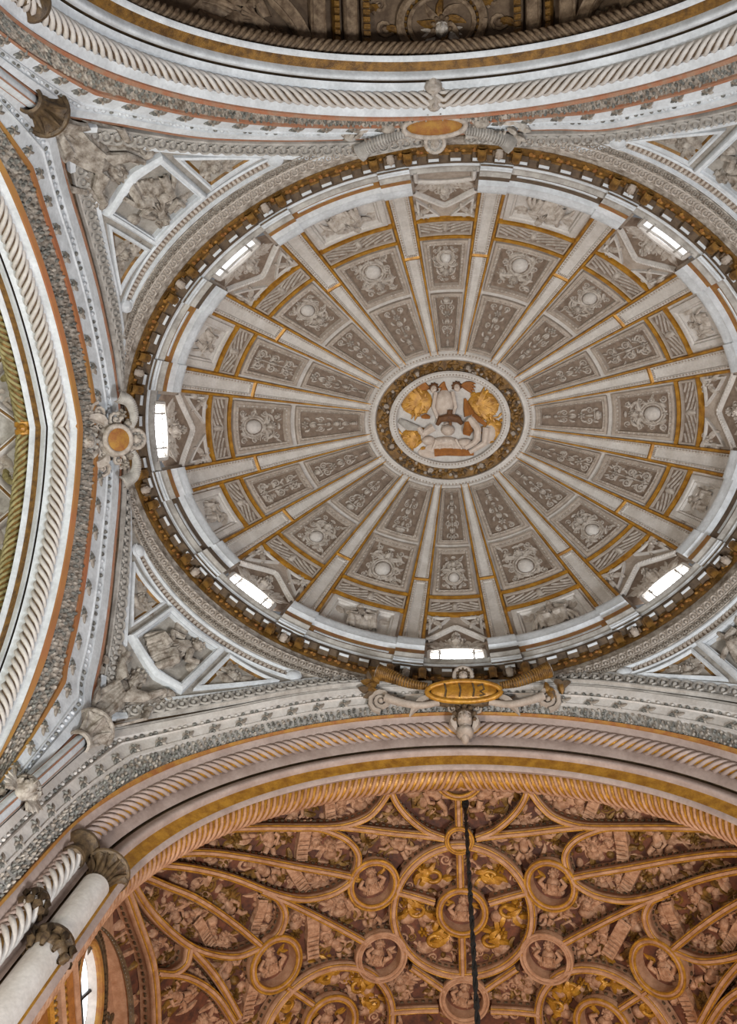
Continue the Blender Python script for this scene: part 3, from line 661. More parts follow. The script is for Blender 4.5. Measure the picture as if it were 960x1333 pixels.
# corona, one length for each bay and, stepping forward, for each rib
for i in range(16):
    t0, d0 = RIB[i]; t1, d1 = RIB[(i+1)%16]; t1 += 2*np.pi if t1 < t0 else 0
    deg = math.degrees((t0+t1)/2) % 360; isw = min(abs((k-deg+180)%360-180) for k in WIN) < 6
    for a, b, off, rib in ((t0-d0*1.05, t0+d0*1.05, .1, True), (t0+d0*1.05, t1-d1*1.05, 0, False)):
        mb = MB(); f = 5.84-off
        ring_sweep(mb, [(f+.2,23.0),(f+.03,22.98),(f+.03,23.03),(f,23.03),(f-.01,23.1),(f-.03,23.12),(f+.2,23.14)], a, b, 10, False, caps=True); mb.build('corona_length', COOL, root)
        mb = MB(); ring_sweep(mb, [(f+.2,23.12),(f-.03,23.12),(f-.05,23.19),(f-.1,23.22),(f-.13,23.24),(f-.13,23.28),(f+.2,23.32)], a, b, 10, False, caps=True); mb.build('grey_fascia', GREY, root)
        mb = MB(); ring_sweep(mb, [(f+.06,22.955),(f+.035,22.975),(f+.03,23.005)], a, b, 10, False); mb.build('dark_bead', BRONZE, root)
        if rib or not isw:
            g = 5.67-off*.4
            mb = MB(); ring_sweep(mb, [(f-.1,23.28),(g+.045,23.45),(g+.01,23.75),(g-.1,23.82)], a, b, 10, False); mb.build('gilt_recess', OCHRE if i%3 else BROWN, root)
            mb = MB(); e = d0*.25 if rib else d0*.4
            ring_sweep(mb, [(g+.1,23.38),(g+.07,23.37),(g+.035,23.4),(g+.03,23.47)], a+e, b-e, 8, False, caps=True); mb.build('white_fillet', COOL, root)
            mb = MB(); ring_sweep(mb, [(g+.15,23.74),(g-.11,23.75),(g-.12,23.8),(g-.15,23.87),(g-.19,23.96),(g-.21,24.05),(g-.2,24.12),(g+.2,24.2)], a, b, 10, False, caps=True); mb.build('crown_molding', COOL, root)
# the two cable-like guilloches round the ring
def roundels(C, up, r, step, name, m, parent, flat=.8, sgn=1):
    """A running row of small curled roundels on a flat bed."""
    C = resample(C, step); T, S, U = frames(C, up); mb = MB()
    a = np.linspace(-.6, 4.6, 10)
    for i in range(len(C)-1):
        c = C[i]; x = np.cos(a)*r*.78*sgn; y = np.sin(a)*r*.85; k = 4; rt = r*.3
        P = c+T[i]*x[:,None]+S[i]*y[:,None]+U[i]*(r*.25)
        tube3(mb, P, np.linspace(rt, rt*.7, 10), 5, up=U[i])
        th = np.linspace(0, 2*np.pi, 7, endpoint=False); b = np.linspace(0, np.pi/2, 3)
        G = c+(np.cos(b)[:,None,None]*(T[i]*(np.cos(th)*r*.42)[None,:,None]+S[i]*(np.sin(th)*r*.42)[None,:,None]))+U[i]*(np.sin(b)*r*.55)[:,None,None]
        mb.add(G, cv=True)
    sweep(mb, C, [(-r*1.25,-r*.3),(-r*1.2,r*.15),(-r*.95,r*.2),(-r*.9,0),(r*.9,0),(r*.95,r*.2),(r*1.2,r*.15),(r*1.25,-r*.3)], up)
    return mb.build(name, m, parent)
tt = np.linspace(0, 2*np.pi, 361)
inw = -np.stack([np.cos(tt), np.sin(tt), np.full_like(tt, 1.1)], 1); inw /= np.linalg.norm(inw, axis=1, keepdims=True)
def ringguil(rho, z, r, step, name):
    C = resample(ringP(tt, rho, z), step); t = np.arctan2(C[:,1]-CY, (C[:,0]-CX)/ASP); up = -np.stack([np.cos(t), np.sin(t), np.full_like(t, 1.2)], 1); up /= np.linalg.norm(up, axis=1, keepdims=True)
    mb = MB(); T, S, U = frames(C, up)
    a = np.linspace(-.6, 4.6, 9)
    for i in range(len(C)-1):
        P = C[i]+T[i]*(np.cos(a)*r*.8)[:,None]+S[i]*(np.sin(a)*r*.85)[:,None]+U[i]*r*.3; tube3(mb, P, np.linspace(r*.34, r*.22, 9), 5, up=U[i])
    sweep(mb, C, [(-r*1.3,-r*.4),(-r*1.2,r*.1),(r*1.2,r*.1),(r*1.3,-r*.4)], up); return mb.build(name, WEATHER, root)


# ================= PENDENTIVES =================
def make_pend(tc_deg, lab, side, seed):
    rng = random.Random(seed); tc = math.radians(tc_deg); SC0 = 7.5
    root = thing('pendentive', pendP(tc, .5), lab, 'pendentive', 'four carved pendentives under the dome')
    Lc = {}
    def Lt(t): return np.linalg.norm(edgeP(t)-ringP(t, PR0, PZ0), axis=-1)
    def Ls(t): return np.linalg.norm(smoothP(t)-ringP(t, PR0, PZ0), axis=-1)
    def mp(x, s, w):
        x, s, w = np.broadcast_arrays(np.asarray(x, float), np.asarray(s, float), np.asarray(w, float)); t = tc+x/SC0
        return pendP(t, np.clip(s/Ls(t), -.04, 1.1), w)
    hw = math.radians(42)
    mb = MB(); t = np.linspace(tc-hw, tc+hw, 90); v = np.linspace(0, 1, 16); mb.add(pendP(t[:,None], v[None,:])); mb.build('ground', GREYGR, root)
    def strip(fn, t0, t1, prof, name, m, n=40):
        """A moulding along a curve of the pendentive: fn(t) gives the distance from the ring."""
        t = np.linspace(t0, t1, n); G = np.stack([mp((t-tc)*SC0, fn(t)+d, w) for d, w in prof], 1); mb = MB(); mb.add(G); return mb.build(name, m, root)
    near = lambda t: .62+0*t
    bandT = math.radians(18.7)
    bd = lambda t: .50+.04*np.cos((t-tc)/bandT*1.5)
    o = strip(bd, tc-bandT, tc+bandT, [(-.16,-.01),(-.16,.06),(-.11,.08),(-.09,.04),(-.07,.0)], 'white_fillet', COOL)
    o = strip(bd, tc-bandT, tc+bandT, [(-.07,.0),(-.07,.01),(.09,.01),(.09,.0)], 'leaf_band', GROUND)
    r = Rel(); n = 46
    for i in range(n):
        x = (-1+2*(i+.5)/n)*bandT*SC0; s = float(bd(tc+x/SC0)); r.leaf(x, s-.08, .18, .05, math.pi/2, .05, curl=0); r.blob(x+.06, s-.05, .025, .025, .05, n=5, m=3)
    stuff(r.emit(mp).build('leaf_row', RELIEF, o))
    o = strip(bd, tc-bandT, tc+bandT, [(.09,-.01),(.09,.05),(.12,.07),(.16,.05),(.16,-.01)], 'white_fillet', COOL)
    for q in (-1,1):
        r = Rel(); x = q*bandT*SC0; s = float(bd(tc+q*bandT))+.02; r.push(x, s)
        r.blob(0,0,.17,.17,.1,n=16,m=4); r.scroll(0,0,.17,2.2,0,q,rt=.05,n=26); r.pop(); r.emit(lambda x, y, w: mp(x, y, w+.03)).build('volute', COOL, root)
    # diamond frame with a robed figure
    e6 = 1.0
    def T(da): return math.radians(da)*SC0
    Lm = float(Ls(tc)); lo = .80*Lm; hi = .72
    def dia():
        return [(T(-6.3), .82*float(Ls(tc-math.radians(6.3)))), (T(-6.3), hi), (T(6.3), hi), (T(6.3), .82*float(Ls(tc+math.radians(6.3))))]
    D = dia(); mb = MB()
    poly_frame(mb, mp, D, [(0,-.08),(0,.12),(.04,.17),(.1,.17),(.12,.1),(.15,.12),(.17,.0)], 8); poly_fill(mb, mp, inset(D,.17), .0, 8, mi=1); o = mb.build('square_frame', [COOL, GREYGR], root)
    r = Rel(); r.push(0, (hi+D[0][1])/2, .62, math.pi*.85*side[0]); r.robed(0, 0, 1, 0, side[1], rng); r.plume(-.5,.4,.9,4,2.4,rng); r.blob(.9,.35,.28,.24,.2); r.emit(mp).build('robed_figure_relief', WEATHER, o)
    # triangles with cherub busts
    for q in (-1,1):
        Lq = float(Ls(tc+q*math.radians(7.4))); Tr = [(q*T(7.3), .73), (q*T(17.3), .60*float(Ls(tc+q*math.radians(17.3)))), (q*T(7.2), .78*Lq)]
        mb = MB(); poly_frame(mb, mp, Tr, [(0,-.05),(0,.08),(.05,.1),(.09,.04)], 8); poly_frame(mb, mp, inset(Tr,.09), [(0,.04),(.05,-.0)], 8, mi=2); poly_fill(mb, mp, inset(Tr,.14), -.0, 8, mi=1); o = mb.build('triangle_frame', [COOL, GREYGR, DULLG], root)
        c = np.mean(inset(Tr,.2), 0); r = Rel(); r.push(c[0], c[1], .74, math.pi*.9); r.head(0, -.05, .19, .3*q, 1.1); r.plume(-.15,.05,.55,4,2.7,rng); r.plume(.18,.05,.5,4,.5,rng); r.blob(.0,-.3,.3,.16,.14); r.leaf(0,-.3,.5,.12,.2 if q > 0 else 2.9,.1); r.emit(mp).build('cherub_bust', WEATHER, o)
    # winged figure below, with a console and small busts
    r = Rel(); s0 = D[0][1]+.62; r.push(0, s0, .6, math.pi)
    r.blob(0,.0,.5,.62,.46,.3,12,5); r.blob(.05,-.6,.55,.4,.34,0,12,4); r.limb([(.2,.4,.3),(.75,.35,.4),(1.0,.75,.3)], .17); r.limb([(-.2,.4,.3),(-.7,.5,.36),(-.85,.9,.26)], .17)
    r.limb([(.1,-.4,.3),(.4,-.75,.4),(.15,-1.2,.2)], .24); r.limb([(-.15,-.4,.3),(-.5,-.6,.42),(-.6,-1.15,.2)], .24); r.head(0,.78,.27,.2,1.2)
    for q in (-1,1): r.plume(q*.45,.25,1.1,4,.35 if q > 0 else math.pi-.35,rng)
    for i in range(6): r.tube([(-.25+.1*i,.3,.36),(-.3+.13*i,-.1,.38),(-.42+.17*i,-.7,.26)], .08, k=5)
    for q in (-1,1): r.tube([(q*1.0,.2,.2),(q*1.15,-.4,.25),(q*.7,-.95,.2)], .09, k=5)
    r.emit(mp).build('winged_figure', WEATHER, root)
    for q in (-1,1):
        r = Rel(); r.push(q*T(4.8), D[0][1]+.2, .8, math.pi); r.rosette(0,0,.2,6,.16); r.blob(0,.12,.2,.1,.2); r.emit(mp).build('corner_rosette', WEATHER, root)
    se = min(Lm*.985, lo+1.0)
    r = Rel(); r.push(0, Lm+.25, .75, math.pi); r.head(0,0,.22,0,1.1); r.ring(0,0,.32,.34,.06,w=.08); r.emit(mp).build('bust_in_ring', WEATHER, root)
    mb = MB(); c = mp(np.linspace(-.42,.42,6), np.full(6, Lm-.05), np.full(6, .1)); sweep(mb, c, [(-.06,-.08),(-.06,.05),(.06,.05),(.06,-.08)], up=mp(np.linspace(-.42,.42,6), np.full(6, Lm-.05), np.full(6, 1.1))-c, cap=True); mb.build('white_fillet', COOL, root)
    # guilloche edges and the plain border inside them
    def roundel_row(fs, t0, t1, r, step, m, sgn=1):
        t = np.linspace(t0, t1, 120); at = (lambda t, w: pendP(t, np.clip(1-.17/Lt(t), .0, 1), w)) if fs is None else (lambda t, w: mp((t-tc)*SC0, fs(t), w)); C = at(t, .05); Cr = resample(C, step); n_ = len(Cr)
        tt_ = np.interp(np.linspace(0,1,n_), np.r_[0, np.cumsum(np.linalg.norm(np.diff(C,axis=0),axis=1))]/np.sum(np.linalg.norm(np.diff(C,axis=0),axis=1)), t)
        up = at(tt_, 1.05)-Cr; Tn, S, U = frames(Cr, up)
        mb = MB(); sweep(mb, Cr, [(-r*1.3,-.08),(-r*1.25,.02),(-r*1.0,.03),(-r*.95,.0),(r*.95,.0),(r*1.0,.03),(r*1.25,.02),(r*1.3,-.08)], up); bed = mb.build('guilloche_bed', m, root)
        def mk(mb):
            a = np.linspace(-.9, 4.4, 9); P = np.stack([np.cos(a)*r*.85, np.sin(a)*r*.85, np.full(9, .03)],1); tube3(mb, P, np.linspace(r*.3, r*.2, 9), 5, up=(0,0,1))
            th = np.linspace(0,2*np.pi,7,endpoint=False); bb = np.linspace(0,np.pi/2,3); mb.add(np.stack([np.cos(bb)[:,None]*np.cos(th)*r*.42, np.cos(bb)[:,None]*np.sin(th)*r*.42, (np.sin(bb)*r*.6)[:,None]+0*th],-1), cv=True)
        for i in range(n_-1): stamp('roundel%s%.3f' % (m.name, r), 'roundel', mk, m, bed, (Cr[i]+Cr[i+1])/2, Tn[i]*sgn, S[i], U[i]*sgn*1.0 if sgn > 0 else np.cross(Tn[i]*sgn, S[i])*-1)
    for q in (-1,1):
        roundel_row(None, tc+q*.015, tc+q*hw, .145, .25, GREY)
        w_ = math.radians(36); 
        mb = MB(); tq = np.linspace(tc+q*math.radians(5), tc+q*hw*.72, 40); L = Lt(tq); G = np.stack([pendP(tq, np.clip((L-d)/L, .02, 1), w) for d, w in ((.35,0),(.35,.06),(.47,.06),(.5,0))], 1); mb.add(G); mb.build('white_border', COOL, root)
    roundel_row(lambda t: .06+0*t, tc-hw, tc+hw, .09, .2, RELIEF)
    roundel_row(lambda t: .27+0*t, tc-math.radians(25), tc+math.radians(25), .075, .16, WEATHER)
make_pend(136.5, 'carved pendentive at the lower left, robed figure in its square frame', (1,1), 21)
make_pend(224.5, 'carved pendentive at the upper left beside the bluish-white top arch', (1,-1), 22)
make_pend(315.5, 'carved pendentive at the upper right, cut by the photo edge', (1,1), 23)
make_pend(44.0, 'carved pendentive at the lower right, cut by the photo edge, above the rust vault', (1,-1), 24)
# ================= ARCHES OF THE CROSSING =================
class Arch:
    def __init__(s, axis, c, zs, pt, outer, zref, sgn, zlow=8.0):
        s.axis, s.c, s.zs, s.pt, s.outer, s.zref, s.sgn, s.zlow = axis, c, zs, pt, outer, zref, sgn, zlow
    def P(s, h, D, z):
        h, D, z = np.broadcast_arrays(h, D, z); return np.stack([s.c+h, D, z], -1) if s.axis == 'x' else np.stack([D, s.c+h, z], -1)
    def path(s, R, D, n=120, leg=14):
        f0 = 0 if s.zs >= s.zref-.5 else 0
        f = np.linspace(0, math.acos(s.pt/R), n//2); h = -s.pt+R*np.cos(f); z = s.zs+R*np.sin(f)
        zl = np.linspace(s.zlow, s.zs, leg, endpoint=False)
        h = np.r_[np.full(leg, h[0]), h]; z = np.r_[zl, z]
        H = np.r_[-h, h[::-1][1:]]; Z = np.r_[z, z[::-1][1:]]
        return s.P(H, D, Z)
    def hz(s, P): return (P[:,0] if s.axis == 'x' else P[:,1])-s.c, P[:,2]
    def face(s, R, D, n=140, leg=16):
        """Matching points on the guilloche edge and on the first arris, by angle about the springing point."""
        def byang(P, f):
            h, z = s.hz(P); a = np.arctan2(z-s.zref, -h); o = np.argsort(a); return np.stack([np.interp(f, a[o], P[o][:,i]) for i in range(3)], 1)
        O = s.outer; inn = s.path(R, D, 300, 40); h, z = s.hz(inn); inn = inn[z > s.zref-.01]
        h, z = s.hz(O); O = O[np.argsort(h)]
        lo0 = O[0].copy(); lo1 = O[-1].copy()
        ext = lambda p: p+np.array([0,0,1])*(np.linspace(s.zref, p[2], 30, endpoint=False)-p[2])[:,None]
        O = np.vstack([ext(lo0), O, ext(lo1)])
        f = np.linspace(0, np.pi, n); A = byang(O, f); B = byang(inn, f)
        zl = np.linspace(s.zlow, s.zref, leg, endpoint=False)
        def legs(Q, q): L = np.repeat(Q[:1], leg, 0); L[:,2] = zl; E = np.repeat(Q[-1:], leg, 0); E[:,2] = zl[::-1]; return np.vstack([L, Q, E])
        return legs(A, 0), legs(B, 1)
AX = Arch('x', CX, 14.84, 0, BOT, 14.84, 1); AT = Arch('x', CX, 14.72, 0, TOP, 14.72, -1)
AL_ = Arch('y', -.0, 12.0, 1.985, LEFT, 14.84, -1); AR = Arch('y', -.0, 12.0, 1.985, RIGHT[::-1], 14.84, 1)
TUFT = Rel()
for i_ in range(5): TUFT.leaf(0, 0, .12, .03, 2*np.pi*i_/5, .05, i_%2, curl=.4)
TUFT.leaf(-.02,0,.2,.035,0,.05,0); TUFT.leaf(.02,0,.2,.035,np.pi,.05,1); TUFT.blob(0,0,.04,.04,.06,n=6,m=3)
def make_arch(A, lab, pts, pal, seed, twist=1, fine=True, ropes=True):
    W, W2, F1, F2, BAND, R1, R1b, R2, R2b, LF = pal; FM = F2
    if seed == 31: F1, FM = GREY, W
    rng = random.Random(seed); (Ra,Da),(Rb,Db),(Rc,Dc),(Rd,Dd),(Re,De) = pts
    root = thing('crossing_arch', A.P(0, Da, A.zs+Ra-A.pt), lab, 'arch', 'great arches around the crossing')
    O, I = A.face(Ra, Da); N = len(O)
    du = np.gradient(O*.5+I*.5, axis=0); nrm = np.cross(du, I-O); nrm /= np.linalg.norm(nrm, axis=1, keepdims=True)+1e-9
    mid = (O+I)/2; s = np.sign((nrm*(np.array([CX, CY, 12])-mid)).sum(1)); nrm *= s[:,None]
    for k in range(3): nrm[:,k] = np.convolve(np.pad(nrm[:,k], 4, mode='edge'), np.ones(9)/9, 'valid')
    def fp(v, w): return O*(1-v)+I*v+nrm*w
    def band(name, prof, m): mb = MB(); mb.add(np.stack([fp(v, w) for v, w in prof], 1)); return mb.build(name, m, root)
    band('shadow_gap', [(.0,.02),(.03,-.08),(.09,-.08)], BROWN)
    band('fillet', [(.09,-.08),(.10,.03),(.13,.03),(.14,-.02)], F1)
    band('fascia', [(.14,-.02),(.15,.03),(.28,.03),(.285,.0)], W)
    band('fascia', [(.285,.0),(.29,-.02),(.37,-.02),(.375,.03),(.39,.05),(.40,.05)], W)
    band('fascia', [(.40,.05),(.41,.02),(.60,.02),(.61,.05)], W)
    band('fillet', [(.61,.05),(.66,.05),(.665,.0)], FM)
    band('leaf_ground', [(.665,.0),(.95,.0)], LF)
    band('fillet', [(.94,.0),(.945,.07),(1.0,.04),(1.0,-.1)], F2)
    # carved rows: leaf band, tufts, small leaf row
    L = np.r_[0, np.cumsum(np.linalg.norm(np.diff(mid, axis=0), axis=1))]; WD = np.linalg.norm(I-O, axis=1)
    def curved(x, y, w):                      # x along the arch in metres, y = fraction of the face
        x, y, w = np.broadcast_arrays(x, y, w); out = []
        o = np.stack([np.interp(x, L, O[:,k]) for k in range(3)], -1); i = np.stack([np.interp(x, L, I[:,k]) for k in range(3)], -1); q = np.stack([np.interp(x, L, nrm[:,k]) for k in range(3)], -1)
        return o*(1-y[...,None])+i*y[...,None]+q*w[...,None]
    wm = lambda x: float(np.interp(x, L, WD))
    def row(name, v0, v1, step, m, dens, h):
        r = Rel(); x = step
        while x < L[-1]-step:
            wd = wm(x); hh = (v1-v0)
            for k in range(dens):
                vv = v0+hh*(k+.5)/dens+rng.uniform(-.1,.1)*hh; rx = step*rng.uniform(.22,.34); ry = hh/dens*rng.uniform(.4,.62)
                r.blob(x+rng.uniform(-.2,.2)*step, vv, rx, ry, h*rng.uniform(.6,1.2), 0, 6, 3, mi=rng.choice((0,1)))
            x += step
        return stuff(r.emit(curved).build(name, m, root, angle=180))
    row('leaf_band', .68, .93, .13, [WEATHER, LEAF], 4, .08)
    row('small_leaf_row', .30, .36, .16, [LEAF, W], 1, .04)
    tuft = lambda mb: [mb.add(g[0], cv=True, mi=g[1]) for g in TUFT.G]
    x = .4
    while x < L[-1]-.4:
        p = curved(x, .54, .03); X = curved(x+.05, .54, .03)-curved(x-.05, .54, .03); X /= np.linalg.norm(X); Z = curved(x, .54, 1.03)-p; Z -= X*(Z@X); Z /= np.linalg.norm(Z)
        stamp('tuft', 'leaf_tuft', tuft, [WEATHER, LEAF], root, p, X, np.cross(Z, X), Z)
        x += .62
    # soffit: recessed orders described by (radius, depth)
    sg = A.sgn
    def order(name, prof, m): mb = MB(); mb.add(np.stack([A.path(R, D) for R, D in prof], 1)); return mb.build(name, m, root, angle=50)
    mix = lambda p, q, k: (p[0]+(q[0]-p[0])*k, p[1]+(q[1]-p[1])*k)
    a, b, c, d, e = pts
    order('fascia', [mix(a,b,0),mix(a,b,.05),mix(a,b,.55),(b[0]+.1,b[1]-sg*.1),(b[0]+.12,b[1]+sg*.12),mix(b,c,.45),mix(b,c,.93)], W2)
    order('groove', [mix(b,c,.93),(c[0]+.09,c[1]-sg*.02),(c[0]+.09,c[1]+sg*.03),mix(c,d,.06)], BRONZE)
    m1 = mix(c,d,.06); m2 = mix(c,d,.52); nx = (m2[1]-m1[1])*sg; k = .35
    arc = [(m1[0]+(m2[0]-m1[0])*u-.16*math.sin(np.pi*u)*.6, m1[1]+(m2[1]-m1[1])*u-sg*.16*math.sin(np.pi*u)*.5) for u in np.linspace(0,1,8)]
    order('roll', arc, W2)
    order('gilt_band', [m2, mix(c,d,.55), mix(c,d,.97), (d[0],d[1])], BAND)
    order('roll', [(d[0],d[1]),(d[0]-.05,d[1]+sg*.04),(d[0]-.06,d[1]+sg*.1),mix(d,e,.34),mix(d,e,.36)], W2)
    ec = mix(d,e,.68); er = .3*math.hypot(e[0]-d[0], e[1]-d[1])
    order('hollow', [mix(d,e,.36),(ec[0]+er*.6,ec[1]-sg*er*.6),(ec[0]+er*.8,ec[1]),mix(d,e,1.0),(e[0]+.6,e[1]+sg*.02)], BROWN)
    p = A.path(b[0], b[1], 200, 20); h, z = A.hz(p); up = A.P(-h*0+ -h, np.zeros(len(h)), A.zref-z)-A.P(0,0,0) if False else None
    cen = A.P(0, 0, A.zref); upv = np.stack([cen[0]-p[:,0] if A.axis == 'x' else np.zeros(len(p)), cen[1]-p[:,1] if A.axis == 'y' else np.zeros(len(p)), np.maximum(.5, A.zref-p[:,2]) * 0 + (A.zref-p[:,2])], 1)
    legm = p[:,2] < A.zref; upv[legm,2] = 0; upv /= np.linalg.norm(upv, axis=1, keepdims=True)+1e-9
    if ropes:
        rope('rope_molding', p, .14, root, R1b, R1, .19, up=np.array([0,1,0]) if A.axis == 'x' else np.array([1,0,0]), sgn=twist, mirror=.5)
        p2 = A.path(ec[0], ec[1], 200, 20)
        rope('rope_molding', p2, er*.95, root, R2b, R2, .15, up=np.array([0,1,0]) if A.axis == 'x' else np.array([1,0,0]), sgn=-twist, mirror=.5)
    return root
PB = [(6.61,6.71),(6.48,7.0),(6.2,7.28),(5.73,7.52),(6.44,8.22)]
PT = [(6.52,-6.2),(6.37,-6.49),(6.26,-6.82),(6.0,-7.12),(6.3,-7.56)]
PL = [(8.22,-7.6),(8.15,-7.9),(8.1,-8.2),(8.22,-8.5),(8.42,-8.95)]
make_arch(AX, 'arch opening on the rust vault, with gold rope moulding and gold band, at the bottom', PB, (WHITE,PINKW,OCHRE,OCHRE,GOLD,PINKW,GOLD,PINK,GOLD,GREY), 31)
make_arch(AT, 'bluish-white arch with brown rope moulding in front of the dim vault, at the top', PT, (COOL,COOL,RED,RED,DULLG,WHITE,BROWN,DARKR,BROWN,WEATHER), 32)
make_arch(AL_, 'white pointed arch with twisted rope moulding at the left side', PL, (COOL,COOL,RED,REDOCH,DULLG,WHITE,BROWN,GREEN,DULLG,WEATHER), 33)
make_arch(AR, 'pale arch hidden beyond the right edge of the photo', [(R,-D+.25) for R, D in PL], (COOL,WHITE,OCHRE,OCHRE,DULLG,WHITE,BROWN,GREEN,DULLG,COOL), 34, ropes=False)

# ================= KEYSTONE CARTOUCHES =================
def keystone(O, ex, ey, en, lab, kind, seed):
    rng = random.Random(seed); O = np.array(O, float); ex, ey, en = [np.array(v, float)/np.linalg.norm(v) for v in (ex, ey, en)]
    mp = lambda x, y, w: O+np.asarray(x)[...,None]*ex+np.asarray(y)[...,None]*ey+np.asarray(w)[...,None]*en
    root = thing('keystone_cartouche', O, lab, 'cartouche', 'carved keystones of the crossing arches')
    part = lambda name, r, m: r.emit(mp).build(name, m, root, angle=60)
    dark = kind == 'bottom'; M = [DULLG if dark else WEATHER, BROWN if dark else GREY]; M2 = [TAUPE if dark else RELIEF, BROWN if dark else GREY]
    sx = {'bottom':.82,'left':.30,'top':.66}[kind]; sy = {'bottom':.24,'left':.30,'top':.22}[kind]
    r = Rel(); r.blob(0,0,sx+.1,sy+.12,.16,0,22,4); part('shield_back', r, [WEATHER if not dark else BRONZE])
    r = Rel(); r.ring(0,0,sx,sy,.06,26,w=.14); part('shield_rim', r, [RELIEF if not dark else GOLD])
    r = Rel(); r.blob(0,0,sx*.92,sy*.9,.06,0,22,4,w=.14); o = part('gilt_shield', r, [GOLD if dark else OCHRE])
    if dark:
        r = Rel()
        for x in (-.42,-.1,.2): r.tube([(x,-.16),(x+.03,0),(x,.16)], .022, .2, k=4)
        r.tube([(.3,-.1),(.42,-.14),(.45,-.02),(.36,.03),(.46,.1),(.34,.13)], .022, .19, k=4); r.emit(mp).build('shield_lettering', BRONZE, o)
    yk = {'bottom':.62,'left':.62,'top':-.0}[kind]
    r = Rel(); my = {'bottom':.60,'left':.72,'top':.5}[kind]
    r.head(0, my, .24, math.pi if kind != 'x' else 0, 1.5, hair=1); r.blob(0, my+.3, .2, .16, .3); r.blob(0, my+.42, .1, .14, .2)
    for q in (-1,1):
        r.leaf(q*.2, my-.1, .42, .1, .9 if q > 0 else math.pi-.9, .16, curl=q*.9); r.scroll(q*.26, my-.25, .12, 1.5, 0, q)
    part('grotesque_mask', r, M2 if not dark else [TAUPE, BROWN])
    r = Rel(); r.head(0, -sy-.17, .15, math.pi, 1.3, hair=1, wings=False); r.ring(0,-sy-.17,.2,.2,.05,w=.05); part('small_head', r, M2 if not dark else [TAUPE, BROWN])
    for q in (-1,1):
        X = {'bottom':2.05,'left':.98,'top':1.75}[kind]
        r = Rel()                                                       # sweeping horn or wing with ribs
        if kind == 'left':
            P = [(q*.2,-.34),(q*.5,-.46),(q*.82,-.36),(q*.95,-.08)]
        else: P = [(q*(sx-.1),-.16),(q*(sx+.35),-.24),(q*(sx+.8),-.42),(q*(X-.1),-.55)]
        C = catmull([(a,b,0) for a, b in P], 8)[:,:2]; r.tube(C, np.linspace(.06,.13 if kind == 'left' else .17,len(C)), 0, 1.3, 6)
        T = np.gradient(C, axis=0); T /= np.linalg.norm(T, axis=1, keepdims=True)
        for i in range(2, len(C)-1): n_ = np.array([-T[i,1], T[i,0]]); w_ = .06+(.07 if kind == 'left' else .11)*i/len(C); r.tube([tuple(C[i]+n_*w_*1.2*math.cos(b_))+(w_*1.45*math.sin(b_),) for b_ in np.linspace(0,np.pi,5)], .03, k=4, mi=1)
        part('ribbed_horn', r, [TAUPE if dark else RELIEF, DULLG if dark else GREY])
        r = Rel()                                                       # strapwork arm ending in a volute
        if kind == 'left': r.scroll(q*.62,.35,.2,1.5,0,q); r.scroll(q*.45,-.05,.18,1.4,math.pi,-q); r.leaf(q*.3,.2,.5,.14,.2 if q > 0 else math.pi-.2,.14,curl=q)
        else:
            r.tube(catmull([(q*.55,.22,.05),(q*1.0,.3,.1),(q*1.45,.22,.12),(q*(X-.3),.1,.1)],6), np.linspace(.07,.1,19), k=6)
            r.scroll(q*(X-.2),.14,.27,1.8,math.pi/2,-q,rt=.07,n=20); r.leaf(q*.7,.05,.7,.1,.25 if q > 0 else math.pi-.25,.14,curl=q*.5)
        part('volute_arm', r, [TAUPE if dark else RELIEF, GREY])
        r = Rel()
        for i in range(7):
            a = rng.uniform(-1.2,1.2); x = q*(X-.1+rng.uniform(-.15,.2)); r.leaf(x, -.2+rng.uniform(-.15,.2), .3, .08, a if q > 0 else math.pi-a, .1, mi=i%2)
        if kind == 'left':
            r = Rel(); r.head(q*.34,-.33,.1,math.pi,1.2); r.rosette(q*.55,-.18,.12,6,.12); r.scroll(q*.3,.3,.12,1.4,0,q); r.leaf(q*.2,.4,.4,.1,1.2 if q > 0 else math.pi-1.2,.12)
        if kind == 'top':
            r.scroll(q*(sx+.25),-.1,.2,1.5,0,q); r.scroll(q*.75,.3,.24,1.6,math.pi,q); r.blob(q*1.0,.0,.2,.14,.16)
            for k in range(6): r.tube([(q*(.95+.1*k),-.32),(q*(1.0+.1*k),-.2)], .035, .05, k=4)
        part('leaf_tuft', r, M)
keystone((.30,6.22,21.45), (1,0,0), (0,.78,-.62), (0,-.62,-.78), 'gilt-shielded keystone with ribbed horns, volutes and mask over the rust vault arch', 'bottom', 41)
keystone((-7.12,.32,20.9), (0,-1,0), (-.72,0,-.7), (.7,0,-.72), 'keystone with round ochre shield and grotesque mask on the left arch', 'left', 42)
keystone((-.02,-6.12,21.55), (-1,0,0), (0,-.78,-.62), (0,.62,-.78), 'white scrolled keystone with oval ochre shield on the top arch', 'top', 43)

